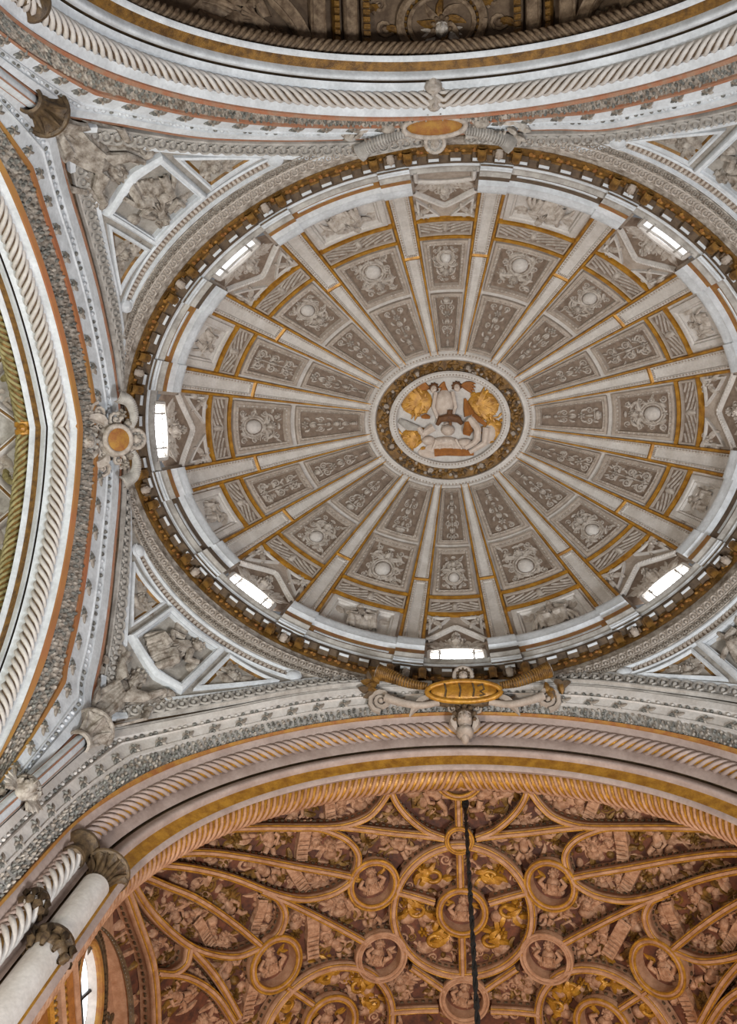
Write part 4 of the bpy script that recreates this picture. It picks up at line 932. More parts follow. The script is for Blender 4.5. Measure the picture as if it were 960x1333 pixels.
# ================= COLUMNS AND CAPITALS AT THE CORNERS =================
def capital(base, r, h, parent, m, name='capital', nf=8):
    mb = MB(); lathe(mb, base, [(r*.55,0),(r*.68,.04*h),(r*.7,.1*h),(r*.6,.14*h),(r*.62,.2*h)], 20)
    lathe(mb, base, [(r*.52,.2*h,.02),(r*.58,.34*h,.12),(r*.64,.5*h,.14),(r*.7,.6*h,.14),(r*.92,.74*h,.16),(r*1.1,.8*h,.1),(r*1.1,.84*h,.02)], 48, nf=nf)
    lathe(mb, base, [(r*1.1,.84*h),(r*1.24,.87*h),(r*1.28,.92*h),(r*1.2,.97*h),(r*.9,h)], 24)
    o = mb.build(name, m, parent, angle=30)
    mb = MB()
    for k in range(nf):
        a = 2*np.pi*k/nf; u = np.linspace(0,1,8); rr = r*(.52+.66*u**2.2); z = h*(.2+.62*u-.06*u**4)
        C = np.stack([base[0]+rr*math.cos(a), base[1]+rr*math.sin(a), base[2]+z], 1); tube3(mb, C, r*.14*np.sin(np.pi*(.2+.7*u)), 6)
    mb.build('acanthus_leaf', m, o, angle=180); return o
def collar(base, r, parent, m, name='collar'):
    mb = MB(); lathe(mb, base, [(r*.98,-.22),(r*1.2,-.18),(r*1.28,-.1),(r*1.18,-.04),(r*1.24,0),(r*1.4,.05),(r*1.36,.13),(r*1.15,.18),(r*.98,.2)], 24); o = mb.build(name, m, parent)
    mb = MB()
    for k in range(9):
        a = 2*np.pi*k/9; C = np.array([[base[0]+rr*math.cos(a), base[1]+rr*math.sin(a), base[2]+z] for rr, z in ((r*1.05,-.34),(r*1.3,-.2),(r*1.42,-.02),(r*1.2,.1))]); tube3(mb, C, [.03,.07,.07,.03], 5)
    mb.build('leaf_ring', m, o, angle=180)
def corner_column(x, y, zc, lab, zlow=7, cm=None):
    root = thing('corner_column', (x,y,zlow), lab, 'column', 'slim shafts in the corners of the crossing')
    mb = MB(); lathe(mb, (x,y,0), [(.125,zlow),(.12,zc-.6)], 20); mb.build('shaft', COOL, root)
    mb = MB()
    for k in range(4): a = 2*np.pi*k/4+math.atan2(CY-y,CX-x); box(mb, (x+.122*math.cos(a), y+.122*math.sin(a), (zlow+zc-.6)/2), .03, .02, zc-.7-zlow, (-math.sin(a),math.cos(a),0), (math.cos(a),math.sin(a),0))
    mb.build('brown_flute', RED, root)
    capital((x,y,zc-.75), .36, .85, root, cm or WEATHER); 
    collar((x,y,zc-3.1), .2, root, WEATHER)
    mb = MB(); c = np.array([x,y,zc-3.3]); r = Rel(); r.head(0,0,.2,0,1.2,wings=True); n = np.array([CX-x, CY-y, 0]); n /= np.linalg.norm(n); tx = np.array([-n[1], n[0], 0])
    r.emit(lambda X, Y, W: c+X[...,None]*tx+Y[...,None]*np.array([0,0,1])+(W[...,None]+.18)*n).build('carved_head', WEATHER, root)
corner_column(-6.93, 5.86, 17.95, 'slim white shaft with a fluted grey capital in the lower-left corner of the crossing')
corner_column(-6.93, -5.6, 17.6, 'slim shaft with a dark leafy capital in the upper-left corner of the crossing', cm=BRONZE)
corner_column(7.18, 5.86, 17.95, 'slim shaft in the lower-right corner, beyond the photo edge')
def arch_column(x, y, sy, zc, lab, m, arch):
    root = thing('engaged_column', (x,y,7), lab, 'column', 'engaged columns under the arches')
    mb = MB(); lathe(mb, (x,y,0), [(.25,7),(.235,zc-.5)], 24); mb.build('shaft', m, root)
    capital((x,y,zc-.55), .33, .62, root, BRONZE, nf=9)
    collar((x,y,zc-2.35), .25, root, BRONZE); return root
def rope_column(x, y, zc, lab):
    root = thing('rope_column', (x,y,7), lab, 'column', 'twisted columns under the arches')
    C = np.array([[x,y,z] for z in np.linspace(7, zc-.4, 40)])
    rope('twisted_shaft', C, .15, root, DULLG, WHITE, .24, up=np.array([0,1,0]))
    mb = MB(); lathe(mb, (x,y,zc-.55), [(.12,0),(.2,.04),(.22,.1),(.17,.15),(.16,.3),(.24,.42),(.3,.48),(.3,.55),(.25,.6),(.2,.62)], 24); mb.build('capital', BRONZE, root)
    collar((x,y,zc-1.95), .14, root, BRONZE)
for sx in (-1,1):
    s = 'left' if sx < 0 else 'right'
    arch_column(CX+sx*5.98, 7.4, 1, 15.25, 'smooth white engaged column with a dark gilt capital %s' % ('beside the oval window, lower left' if sx < 0 else 'beyond the lower right of the photo'), WHITE, AX)
    rope_column(CX+sx*6.4, 7.0, 15.4, 'gold-and-white twisted column with a flared dark capital %s' % ('next to the smooth column, lower left' if sx < 0 else 'beyond the lower right of the photo'))
rope_column(CX-6.37, -6.55, 15.5, 'twisted column with a round dark capital in the top-left corner')

# ================= RUST VAULT OF THE CHOIR =================
VC, VZ, VR = .14, 14.84, 6.5
def VP(x, y, w=0.0, R=6.95):
    """Barrel vault: x plan offset from the crown, y along it, w metres proud of radius R."""
    x, y, w = np.broadcast_arrays(np.asarray(x, float), np.asarray(y, float), np.asarray(w, float))
    th = np.arcsin(np.clip(x/6.5, -.9999, .9999)); return np.stack([VC+(R-w)*np.sin(th), y, VZ+(R-w)*np.cos(th)], -1)
LUNY, LUNW = 10.85, 2.45
def lun_z(y): return VZ+.3+1.75*np.sqrt(np.clip(1-((y-LUNY)/LUNW)**2, 0, 1))
mb = MB(); th = np.linspace(-1.26, 1.26, 60); y = np.linspace(8.0, 15.0, 40); TH, YY = np.meshgrid(th, y, indexing='ij')
mb.add(np.stack([VC+6.95*np.sin(TH), YY, VZ+6.95*np.cos(TH)], -1)); ceil2 = struct(mb.build('ceiling', VGROUND)); ceil2['label'] = 'rust-coloured barrel vault behind the gilt ribs'
def vrib(name, pts, lab, wd=.13, dp=.42, grp='gilt ribs of the rust vault', n=7, root=None, closed=False):
    P = np.array(pts, float); C2 = catmull(np.c_[P, np.zeros(len(P))], n)[:,:2] if len(P) > 2 else np.linspace(P[0], P[1], 8)
    C = VP(C2[:,0], C2[:,1], .45); up = VP(C2[:,0], C2[:,1], 1.45)-C
    own = root is None
    if own: root = thing(name, C[len(C)//2], lab, 'vault rib', grp)
    mb = MB(); a = wd/2
    sweep(mb, C, [(-a*.9,-dp),(-a*.9,-.16),(-a*1.25,-.13),(-a*1.25,-.05),(-a,-.02),(-a*.55,.0),(-a*.4,.035),(a*.4,.035),(a*.55,.0),(a,-.02),(a*1.25,-.05),(a*1.25,-.13),(a*.9,-.16),(a*.9,-dp)], up); mb.build('rib_body', PINK, root)
    for q in (-1,1):
        mb = MB(); T, S, U = frames(C, up); tube3(mb, C+S*q*a*.82+U*(-.005), .021, 6, up); mb.build('gilt_fillet', GOLD, root, angle=180)
    mb = MB(); Cr = resample(C, .15); idx = np.linspace(0, len(C)-1, len(Cr)); upr = np.stack([np.interp(idx, np.arange(len(C)), up[:,k]) for k in range(3)], 1); T, S, U = frames(Cr, upr)
    for i in range(1, len(Cr)-1):
        for q in (-1,1): c = Cr[i]+S[i]*q*a*.93-U[i]*.27; box(mb, c, .075, .05, .05, T[i], S[i], U[i])
    if mb.n: stuff(mb.build('bead_row', BRONZE, root))
    return root
RIBS = [
 ('first_rib','springing rib under the rope moulding',[(-6.0,8.15),(-5.57,8.18),(-4.92,8.35),(-4.28,8.59),(-3.4,8.87),(-2.64,9.02),(-2.1,8.93),(-1.8,8.7),(-1.54,8.35)]),
 ('link_rib','short rib running to the small crown boss',[(-2.64,9.03),(-1.56,9.32),(-.78,9.46),(-.36,9.54)]),
 ('quarter_rib','curved rib of the half circle at the arch',[(-1.54,8.2),(-1.42,8.6),(-1.15,9.0),(-.75,9.36),(-.36,9.54)]),
 ('loop_rib','hooked upper end of the first leaf loop',[(-3.26,8.9),(-2.95,9.03),(-2.5,9.35),(-2.27,9.75),(-2.35,10.23)]),
 ('spine_rib','straight spine of the first leaf loop',[(-6.0,8.22),(-5.33,8.59),(-4.48,9.16),(-3.54,9.72),(-2.42,10.23)]),
 ('lower_loop_rib','lower side of the first leaf loop',[(-6.0,8.29),(-5.34,8.92),(-4.76,9.46),(-4.08,10.1),(-3.49,10.47),(-2.93,10.53),(-2.55,10.4),(-2.4,10.25)]),
 ('long_rib','long straight rib towards the middle medallion',[(-4.15,10.1),(-3.15,11.0),(-2.15,11.85)]),
 ('second_hook_rib','hooked upper end of the second leaf loop',[(-4.25,10.0),(-3.95,10.3),(-3.82,10.7),(-3.95,11.08),(-4.27,11.24)]),
 ('second_spine_rib','gilt spine of the second leaf loop',[(-6.1,8.3),(-5.74,8.94),(-5.36,9.5),(-4.86,10.29),(-4.3,11.2)]),
 ('second_lower_rib','lower side of the second leaf loop',[(-6.13,8.35),(-5.97,9.1),(-5.75,9.8),(-5.45,10.46),(-5.12,10.9),(-4.73,11.2),(-4.33,11.24)]),
 ('tail_rib','straight rib below the second leaf loop',[(-5.45,10.5),(-5.08,11.44),(-4.74,12.54)]),
 ('edge_rib','rib along the edge of the lunette',[(-6.17,8.4),(-6.06,9.3),(-5.93,10.4),(-5.92,11.5),(-5.98,12.8)]),
 ('small_hook_rib','small hooked rib beside the lunette edge',[(-5.9,10.55),(-5.7,10.8),(-5.52,10.78),(-5.45,10.5)]),
 ('curve_rib','curved rib rising from the lunette edge',[(-5.88,10.6),(-5.48,11.11),(-5.11,11.79),(-4.83,12.6)]),
 ('diagonal_rib','short diagonal rib between two medallions',[(-1.2,12.55),(-.4,13.2)]),
 ('cross_rib','low cross rib beside the lower crown medallion',[(-1.7,13.57),(-.6,13.62)]),
 ('spoke_rib','spoke of the wheel around the crown medallion',[(-1.48,10.72),(-.62,11.05)]),
 ('lower_spoke_rib','spoke of the lower rib circle',[(-3.86,12.34),(-3.35,12.95)]),
]
for nm, lab, pts in RIBS:
    for s, sd in ((1,'left'),(-1,'right')): vrib('vault_rib', [(x*s, y) for x, y in pts], '%s, %s of the hanging cable' % (lab, sd))
for k, (y0, y1) in enumerate(((8.6,9.25),(9.9,10.69),(11.87,12.8))):
    vrib('crown_rib', [(-.02,y0),(-.02,(y0+y1)/2),(-.02,y1)], 'crown rib %s' % ('between the half circle and the small crown boss','between the small crown boss and the wheel medallion','between the wheel medallion and the lowest crown medallion')[k], wd=.15)
def circ(cx_, cy_, r, a0=0, a1=360, n=40): a = np.radians(np.linspace(a0, a1, n)); return [(cx_+r*math.cos(t), cy_+r*math.sin(t)) for t in a]
vrib('wheel_rib', circ(0,11.27,1.55), 'large round wheel rib around the crown medallion', wd=.16, n=2)
for s, sd in ((-1,'left'),(1,'right')): vrib('wheel_rib', circ(s*3.0,13.6,1.36,0,360) if True else 0, 'lower round wheel rib to the %s of the crown' % sd, wd=.16, n=2)
def bust(r, rng, gold):
    r.blob(0,.12,.2,.22,.16,0,10,4); r.blob(0,.3,.32,.14,.12,0,10,4); r.head(rng.uniform(-.05,.05),-.16,.13,math.pi+rng.uniform(-.5,.5),1.2)
    for q in (-1,1): r.limb([(q*.2,.2,.08),(q*.34,.05,.12),(q*.2,-.1,.12)], .07); r.plume(q*.2,-.05,.3,3,(0 if q > 0 else math.pi),rng,mi=1 if gold else 0)
    for i in range(5): r.tube([(-.16+.08*i,.05,.16),(-.2+.1*i,.35,.1)], .025, k=4)
def medallion(x, y, r, lab, gilt, seed, dp=.42):
    rng = random.Random(seed); c = VP(x, y, .45); up = VP(x, y, 1.45)-c; q = Vector(up).to_track_quat('Z','Y').to_matrix(); Q = np.array(q)
    root = thing('vault_medallion', c, lab, 'medallion', 'round carved medallions of the rust vault')
    def L(prof, name, m, n=36): mb = MB(); lathe(mb, c, prof, n, axis=up); return mb.build(name, m, root)
    L([(r*.98,-dp),(r*.98,-.18),(r*1.04,-.14),(r*1.04,-.04),(r*1.0,.02),(r*.95,.02),(r*.9,.05),(r*.82,.03),(r*.8,-.04),(r*.78,-dp*.7)], 'ring', PINK)
    for k in (1.0,.83): L([(r*k+.03*math.cos(t), .03+.03*math.sin(t)) for t in np.linspace(0,2*np.pi,7)], 'gilt_lip' if gilt else 'lip', GOLD if gilt else PINK)
    L([(.001,-dp*.68),(r*.8,-dp*.7)], 'backplate', VGROUND)
    mb = MB(); a = np.linspace(0,2*np.pi,20,endpoint=False)
    for t in a: d = Q@np.array([math.cos(t),math.sin(t),0]); e = Q@np.array([-math.sin(t),math.cos(t),0]); box(mb, c+d*r*1.0-np.array(up)*.26, .07,.05,.05, e, d, np.array(up))
    stuff(mb.build('bead_row', BRONZE, root))
    ex = np.array([1.,0,0]); ex -= np.array(up)*(ex@np.array(up)); ex /= np.linalg.norm(ex); ey = np.cross(np.array(up), ex); ey = ey if ey[1] > 0 else -ey
    rl = Rel(); rl.push(0,0,r*1.5,rng.uniform(-.4,.4)); bust(rl, rng, gilt); o = rl.emit(lambda X, Y, W: c+X[...,None]*ex+Y[...,None]*ey+(W[...,None]-dp*.68)*np.array(up)).build('carved_bust', [VREL, GOLD], root, angle=60)
medallion(0,8.05,.56,'half-hidden medallion at the crown under the arch rope',True,51)
medallion(-.02,9.57,.31,'smallest medallion, on the crown rib above the wheel',True,52)
medallion(0,11.27,.57,'medallion in the hub of the large wheel rib',True,53)
medallion(0,13.37,.55,'medallion on the crown at the bottom of the photo, behind the cable',False,54)
for s, sd in ((-1,'left'),(1,'right')):
    medallion(s*1.97,10.47,.58,'medallion touching the wheel rib at the end of the first leaf loop, %s side' % sd,True,60+s)
    medallion(s*1.85,12.2,.58,'plain pink medallion below the wheel rib, %s side' % sd,False,63+s)
    medallion(s*4.05,11.72,.62,'gilt medallion at the tip of the second leaf loop, %s side' % sd,True,66+s)
    medallion(s*3.0,13.5,.64,'medallion in the hub of the lower wheel rib, %s side' % sd,True,69+s)
# figure reliefs between the ribs
FILL = {1:[], -1:[]}
def vrelief(lab, seeds, side, seed, small=1.0):
    rng = random.Random(seed); x0, y0 = seeds[0][:2]
    root = thing('vault_relief', VP(x0*side, y0), lab, 'relief carving', 'carved reliefs between the ribs of the rust vault')
    for j, (x, y, k, kind) in enumerate(seeds):
        th0 = math.asin(max(-.999,min(.999,x*side/6.5)))
        mp = lambda X, Y, W, th0=th0, y=y: np.stack([VC+(6.95-np.asarray(W))*np.sin(th0+np.asarray(X)/6.95), y+np.asarray(Y), VZ+(6.95-np.asarray(W))*np.cos(th0+np.asarray(X)/6.95)], -1)
        r = Rel(); r.push(0,0,k*1.28,0,side)
        if kind == 'p': r.putto(0,0,.42,math.pi+rng.uniform(-1,1),rng.choice((-1,1)),rng,wing=1); nm = 'winged_cherub'
        elif kind == 'b':
            a = rng.uniform(-.5,.5); r.push(0,0,1,a); 
            mbk = np.linspace(-1,1,7); r.grid(np.stack([np.stack([np.full(5,.12*q), np.linspace(-.42,.42,5), np.full(5, h)+.04*np.sin(np.linspace(0,6,5))],1) for q, h in ((-1.05,0),(-1,.14),(1,.14),(1.05,0))],0), 0, False)
            for i in range(9): r.tube([(-.1,-.36+.09*i,.16),(.1,-.36+.09*i,.16)], .014, k=4)
            r.scroll(0,.45,.12,1.3,0,1); r.scroll(0,-.45,.12,1.3,math.pi,-1); r.pop()
            r.head(.28,.1,.12,math.pi+rng.uniform(-.6,.6),1.2); r.blob(.3,-.12,.14,.16,.14); r.rosette(-.3,-.1,.14,6,.12,1); r.leaf(-.3,.1,.4,.08,rng.uniform(0,6),.1,1); nm = 'tablet_and_head'
        elif kind == 'f':
            for i in range(5): r.leaf(rng.uniform(-.12,.12), rng.uniform(-.12,.12), .42, .09, 2*np.pi*i/5+rng.uniform(-.3,.3), .12, i%2, curl=rng.uniform(-1.2,1.2))
            r.scroll(-.2,.12,.15,1.5,0,1,mi=1); r.scroll(.2,-.1,.15,1.5,2,-1,mi=1); r.rosette(0,0,.15,6,.14,1); nm = 'gilt_foliage'
        elif kind == 'g':
            for i in range(7): r.leaf(rng.uniform(-.2,.2), rng.uniform(-.2,.2), .34, .085, rng.uniform(0,6.3), .14, 1, curl=rng.uniform(-1.6,1.6))
            r.ring(.02,.05,.15,.12,.045,w=.05,mi=1); r.rosette(-.22,-.15,.13,6,.12,1); r.blob(.25,.2,.16,.14,.12,mi=0); r.blob(-.2,.22,.2,.14,.1,mi=0); nm = 'gilt_foliage'
        else:
            r.head(0,0,.16,math.pi+rng.uniform(-.6,.6),1.2); r.plume(-.12,0,.42,4,2.8,rng); r.plume(.12,0,.42,4,.3,rng); r.blob(0,.22,.2,.14,.16); r.leaf(0,.2,.4,.09,1.2,.1,1); nm = 'winged_head'
        for i in range(4): r.blob(rng.uniform(-.45,.45), rng.uniform(-.4,.4), rng.uniform(.06,.14), rng.uniform(.05,.1), .1, rng.uniform(0,3), 7, 3, mi=rng.choice((0,0,1)))
        r.emit(mp).build(nm, [VREL, GOLD if kind == 'g' else DULLG], root, angle=60)
        FILL[side].append((x*side, y, k))
COMP = [
 ('inside the half circle at the crown',[(-.55,8.6,1,'p'),(-1.0,8.35,.8,'h'),(-.55,9.0,.5,'f')]),
 ('in the small triangle beside the half circle',[(-1.38,9.25,.6,'h'),(-1.75,9.2,.4,'f')]),
 ('in the long field under the arch rope',[(-2.1,8.55,.75,'h'),(-2.75,8.7,.8,'b'),(-3.4,8.6,.8,'p'),(-4.2,8.4,.7,'f')]),
 ('above the medallion beside the wheel',[(-1.35,9.8,.8,'p'),(-2.0,9.62,.7,'f'),(-.75,9.98,.7,'h')]),
 ('in the upper half of the first leaf loop',[(-2.75,9.6,.7,'h'),(-3.3,9.3,.9,'b'),(-3.9,9.12,.8,'p'),(-4.5,8.85,.8,'f'),(-5.1,8.5,.6,'h')]),
 ('in the lower half of the first leaf loop',[(-2.9,10.28,.6,'h'),(-3.45,10.1,.85,'b'),(-4.05,9.75,.85,'p'),(-4.7,9.25,.75,'f'),(-5.25,8.8,.5,'h')]),
 ('between the long rib and the wheel medallion',[(-1.95,11.3,.75,'p'),(-2.6,10.95,.8,'h'),(-3.25,10.65,.7,'f'),(-1.55,11.75,.5,'f')]),
 ('between the long rib and the gilt medallion',[(-3.2,11.55,.95,'b'),(-2.7,11.95,.8,'p'),(-3.5,11.0,.75,'h'),(-2.5,12.2,.5,'f')]),
 ('in the upper half of the second leaf loop',[(-4.2,10.75,.75,'b'),(-4.65,10.3,.8,'p'),(-5.05,9.75,.8,'f'),(-5.45,9.2,.6,'h')]),
 ('in the lower half of the second leaf loop',[(-4.75,10.95,.65,'h'),(-5.1,10.55,.75,'b'),(-5.45,9.95,.7,'p'),(-5.75,9.3,.55,'f')]),
 ('below the second leaf loop',[(-4.75,11.65,.85,'p'),(-4.4,12.4,.9,'b'),(-4.95,11.5,.5,'f'),(-4.3,11.9,.5,'h')]),
 ('beside the lunette edge',[(-5.75,10.3,.6,'h'),(-5.95,9.6,.6,'p'),(-5.6,10.6,.45,'f')]),
 ('under the curved rib by the lunette',[(-5.5,11.6,.75,'p'),(-5.15,12.5,.7,'h'),(-5.75,12.2,.6,'f'),(-5.2,11.0,.4,'f')]),
 ('inside the large wheel',[(-.62,10.55,.85,'g'),(-1.0,11.35,.85,'g'),(-.62,12.1,.85,'g'),(-.3,12.35,.4,'p')]),
 ('below the large wheel',[(-.75,12.95,.65,'p'),(-1.4,13.05,.7,'h'),(-.35,12.95,.5,'f'),(-1.3,13.45,.6,'p'),(-.6,13.35,.5,'f')]),
 ('inside the lower wheel',[(-2.3,13.0,.8,'g'),(-3.0,12.55,.8,'g'),(-3.75,12.95,.8,'g'),(-2.0,13.5,.7,'g'),(-3.9,13.5,.7,'g')]),
]
for k, (lab, seeds) in enumerate(COMP):
    for s, sd in ((1,'left'),(-1,'right')): vrelief('carvings %s, %s of cable' % (lab, sd), seeds, s, 200+2*k+(s < 0))

# small leaf scrolls that fill the ground between the figures, joined: too small to tell apart
rf = Rel(); rg = random.Random(99); pts_ = []
for side in (1,-1):
    pts_ += FILL[side]
def ground_xy(): return rg.uniform(-6.1, 6.1), rg.uniform(8.1, 14.2)
for k in range(1500):
    x, y = ground_xy(); g = 1 if rg.random() < .35 else 0; q = rg.random()
    if q < .5: rf.leaf(x, y, rg.uniform(.18,.34), .06, rg.uniform(0,6.3), .09, g, curl=rg.uniform(-1.5,1.5))
    elif q < .75: rf.blob(x, y, rg.uniform(.06,.13), rg.uniform(.05,.09), .1, rg.uniform(0,3), 7, 3, mi=g)
    elif q < .9: rf.scroll(x, y, rg.uniform(.09,.15), 1.4, rg.uniform(0,6), rg.choice((-1,1)), mi=g)
    else: rf.tube([(x, y), (x+rg.uniform(-.2,.2), y+.15), (x+rg.uniform(-.2,.2), y+.3)], .035, k=4, mi=g)
fo = rf.emit(lambda X, Y, W: VP(np.asarray(X), Y, W)).build('leaf_filling', [VREL, DULLG], ceil2, angle=60); stuff(fo)
# lunette walls with the oval window
for sx, nm in ((-1,'left'),(1,'right')):
    X = VC+sx*6.56
    wz = lambda y, f: None
    y = np.linspace(LUNY-LUNW, LUNY+LUNW, 50); top = lun_z(y)
    mb = MB(); cy_, cz, ry, rz = 9.8, 15.68, .86, .52
    # wall built as a ring of quads from the window oval out to the lunette edge
    a = np.linspace(0, 2*np.pi, 64, endpoint=False); inner = np.stack([np.full(64,X), cy_+ry*np.cos(a), cz+rz*np.sin(a)], 1)
    oy = LUNY+ (LUNW+.3)*np.cos(a)*1.0; oz = 15.2+2.6*np.sin(a); outer = np.stack([np.full(64,X), oy, np.maximum(oz, 12.9)], 1)
    mb.add(np.stack([inner*(1-k)+outer*k for k in np.linspace(0,1,6)], 0), cv=True); w = struct(mb.build('wall_%s' % nm, PINK)); w['label'] = 'pink lunette wall with an oval window below the rust vault'
    mb = MB(); prof = [(1.0,0),(1.0,.5)]; 
    G = [np.stack([np.full(64,X+sx*.2*k), cy_+ry*(1-.12*k)*np.cos(a), cz+rz*(1-.12*k)*np.sin(a)],1) for k in (0,.5,1)]; mb.add(np.array(G), cv=True)
    win = bpy.data.objects.new('window_%d' % (9 if sx < 0 else 10), None); SC.collection.objects.link(win); win.location = (X, cy_, cz); struct(win); win['label'] = 'oval window lit by daylight beside the smooth column' if sx < 0 else 'oval window on the far right, out of the photo'
    mb.build('reveal', WHITE, win)
    mb = MB(); C = np.stack([np.full(64,X-sx*.03), cy_+ry*1.06*np.cos(a), cz+rz*1.1*np.sin(a)],1); tube3(mb, C, .075, 8, up=(1,0,0), closed=True); mb.build('frame', OCHRE, win)
    mb = MB(); C = np.stack([np.full(64,X-sx*.05), cy_+ry*1.28*np.cos(a), cz+rz*1.42*np.sin(a)],1)
    for k in range(64): box(mb, C[k], .1, .11, .11, (1,0,0)); 
    mb.build('carved_surround', BRONZE, win)['kind'] = 'stuff'
    mb = MB(); mb.add(np.array([np.stack([np.full(64,X+sx*.16), cy_+ry*.88*k*np.cos(a), cz+rz*.88*k*np.sin(a)],1) for k in (1,.5,.01)]), cv=True); mb.build('pane', CHGLASS, win)
    mb = MB()
    for p, q in (((-.85,0),(.85,0)),((0,-.85),(.25,.85))): tube3(mb, np.array([[X+sx*.12, cy_+ry*(p[0]+(q[0]-p[0])*t), cz+rz*(p[1]+(q[1]-p[1])*t)] for t in (0,.5,1)]), .035, 5, up=(1,0,0))
    mb.build('glazing_bar', IRON, win)
    r = Rel(); rg = random.Random(77)
    for (yy, zz, k) in ((11.0,16.1,1),(11.3,15.6,.8),(9.0,15.95,.5),(10.9,16.6,.6),(11.9,15.4,.9),(9.4,16.5,.45)):
        r.push(yy, zz, k); r.plume(0,0,.5,5,rg.uniform(0,6),rg); r.rosette(.1,.1,.16); r.scroll(-.2,-.1,.16); r.pop()
    o = r.emit(lambda Y, Z, W: np.stack([X-sx*np.asarray(W), Y, Z],-1)).build('carved_trophy', BRONZE, w, angle=60)
    # lunette arch band and its short tunnel
    yy = np.linspace(LUNY-LUNW+.02, LUNY+LUNW-.02, 60); zz = lun_z(yy); xb = lambda z, R: VC+sx*np.sqrt(np.maximum(.1, R*R-(z-VZ)**2))
    mb = MB(); mb.add(np.stack([np.stack([np.full(60,X), yy, zz-.0],1), np.stack([np.maximum(np.abs(xb(zz,6.5)),0)*np.sign(xb(zz,6.5))*.75+X*.25, yy, zz+.02],1)],1)); mb.build('soffit', PINK, w); mb = MB(); mb.add(np.stack([np.stack([xb(zz,6.5)*.75+X*.25, yy, zz-.04],1), np.stack([xb(zz,6.5), yy, zz],1)],1)); ar = struct(mb.build('trim_%d' % (1 if sx < 0 else 2), BRONZE)); ar['label'] = 'dark carved band along the edge of the lunette'
    r = Rel()
    for k in range(58):
        r.blob(k,.5,.34,.3,.05,n=6,m=3)
    r.emit(lambda A_, B_, W: np.stack([np.interp(A_, np.arange(60), (xb(zz,6.5)*.86+X*.14)), np.interp(A_, np.arange(60), yy), np.interp(A_, np.arange(60), zz)+(B_-.5)*.1-W*.6],-1)).build('leaf_row', GREY, ar, angle=180)['kind'] = 'stuff'
    # entablature under the window
    root = thing('wall_cornice', (X, LUNY, 14.4), 'orange and gilt carved cornice under the oval window%s' % ('' if sx < 0 else ', far right beyond the photo'), 'cornice', 'cornices of the choir wall')
    def lengthb(name, z0, z1, out, m):
        mb = MB(); yv = np.linspace(8.3,14,30); p = [(X-sx*.0,z0),(X-sx*out,z0),(X-sx*(out+.05),(z0+z1)/2),(X-sx*out,z1),(X-sx*.0,z1)]; mb.add(np.stack([np.stack([np.full(30,x), yv, np.full(30,z)],1) for x, z in p],1)); return mb.build(name, m, root)
    for name, z0, z1, out, m in (('pink_fascia',13.3,13.55,.06,PINK),('orange_fascia',13.55,13.9,.08,RUST),('gilt_band',13.9,14.0,.12,GOLD),('brown_frieze',14.0,14.25,.08,BRONZE),('pink_fillet',14.25,14.35,.16,PINK),('carved_frieze',14.35,14.6,.1,DULLG),('orange_cornice',14.6,14.86,.12,RUST),('pink_top',14.86,15.0,.14,PINK)): lengthb(name, z0, z1, out, m)
    r = Rel()
    for k in range(44): r.blob(8.5+k*.125,14.48,.055,.08,.06,n=6,m=3); r.blob(8.5+k*.125,14.12,.05,.07,.05,n=6,m=3)
    r.emit(lambda Y, Z, W: np.stack([X-sx*(np.asarray(W)+.11), Y, Z],-1)).build('leaf_row', GOLD, root, angle=180)['kind'] = 'stuff'
mb = MB(); mb.add(np.array([[(-9,15,8),(-9,15,22.5)],[(9,15,8),(9,15,22.5)]], float)); w = struct(mb.build('wall_back', PINK)); w['label'] = 'plain end wall of the choir, out of view'

# hanging cable
root = thing('hanging_cable', (.27,8.73,21.3), 'black twisted cable hanging from the crown of the rust vault', 'cable')
z = np.linspace(21.35, 4, 160); C = np.stack([np.full(160,.27), np.full(160,8.73), z],1)
mb = MB()
for k in range(2): a = z*7+k*np.pi; tube3(mb, C+np.stack([.022*np.cos(a), .022*np.sin(a), 0*z],1), .026, 6, up=(1,0,0))
mb.build('cable', IRON, root, angle=180)
mb = MB(); lathe(mb, (.27,8.73,21.2), [(.01,-.1),(.05,-.06),(.07,0),(.04,.08),(.09,.14),(.09,.25)], 12); mb.build('ceiling_hook', IRON, root)
mb = MB()
for k in range(18): lathe(mb, (.27,8.73,20.6-.85*k), [(.03,-.08),(.05,-.05),(.045,.03),(.03,.07)], 8)
mb.build('cable_tie', IRON, root)['kind'] = 'stuff'

# ================= DIM VAULT BEHIND THE TOP ARCH =================
def TP(x, y, w=0.0):
    x, y, w = np.broadcast_arrays(np.asarray(x, float), np.asarray(y, float), np.asarray(w, float)); R = 6.85-w; th = np.arcsin(np.clip(x/6.6,-.9999,.9999))
    return np.stack([CX+R*np.sin(th), y, 14.72+R*np.cos(th)], -1)
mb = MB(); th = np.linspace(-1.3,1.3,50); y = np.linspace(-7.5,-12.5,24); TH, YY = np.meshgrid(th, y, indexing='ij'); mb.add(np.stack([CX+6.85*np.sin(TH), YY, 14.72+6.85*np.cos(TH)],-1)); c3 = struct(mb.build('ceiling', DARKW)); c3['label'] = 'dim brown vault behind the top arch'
mb = MB(); mb.add(np.array([[(-9,-12.5,6),(-9,-12.5,22.5)],[(9,-12.5,6),(9,-12.5,22.5)]], float)); w = struct(mb.build('wall_front', DARKW)); w['label'] = 'end wall of the dim vault, out of view'
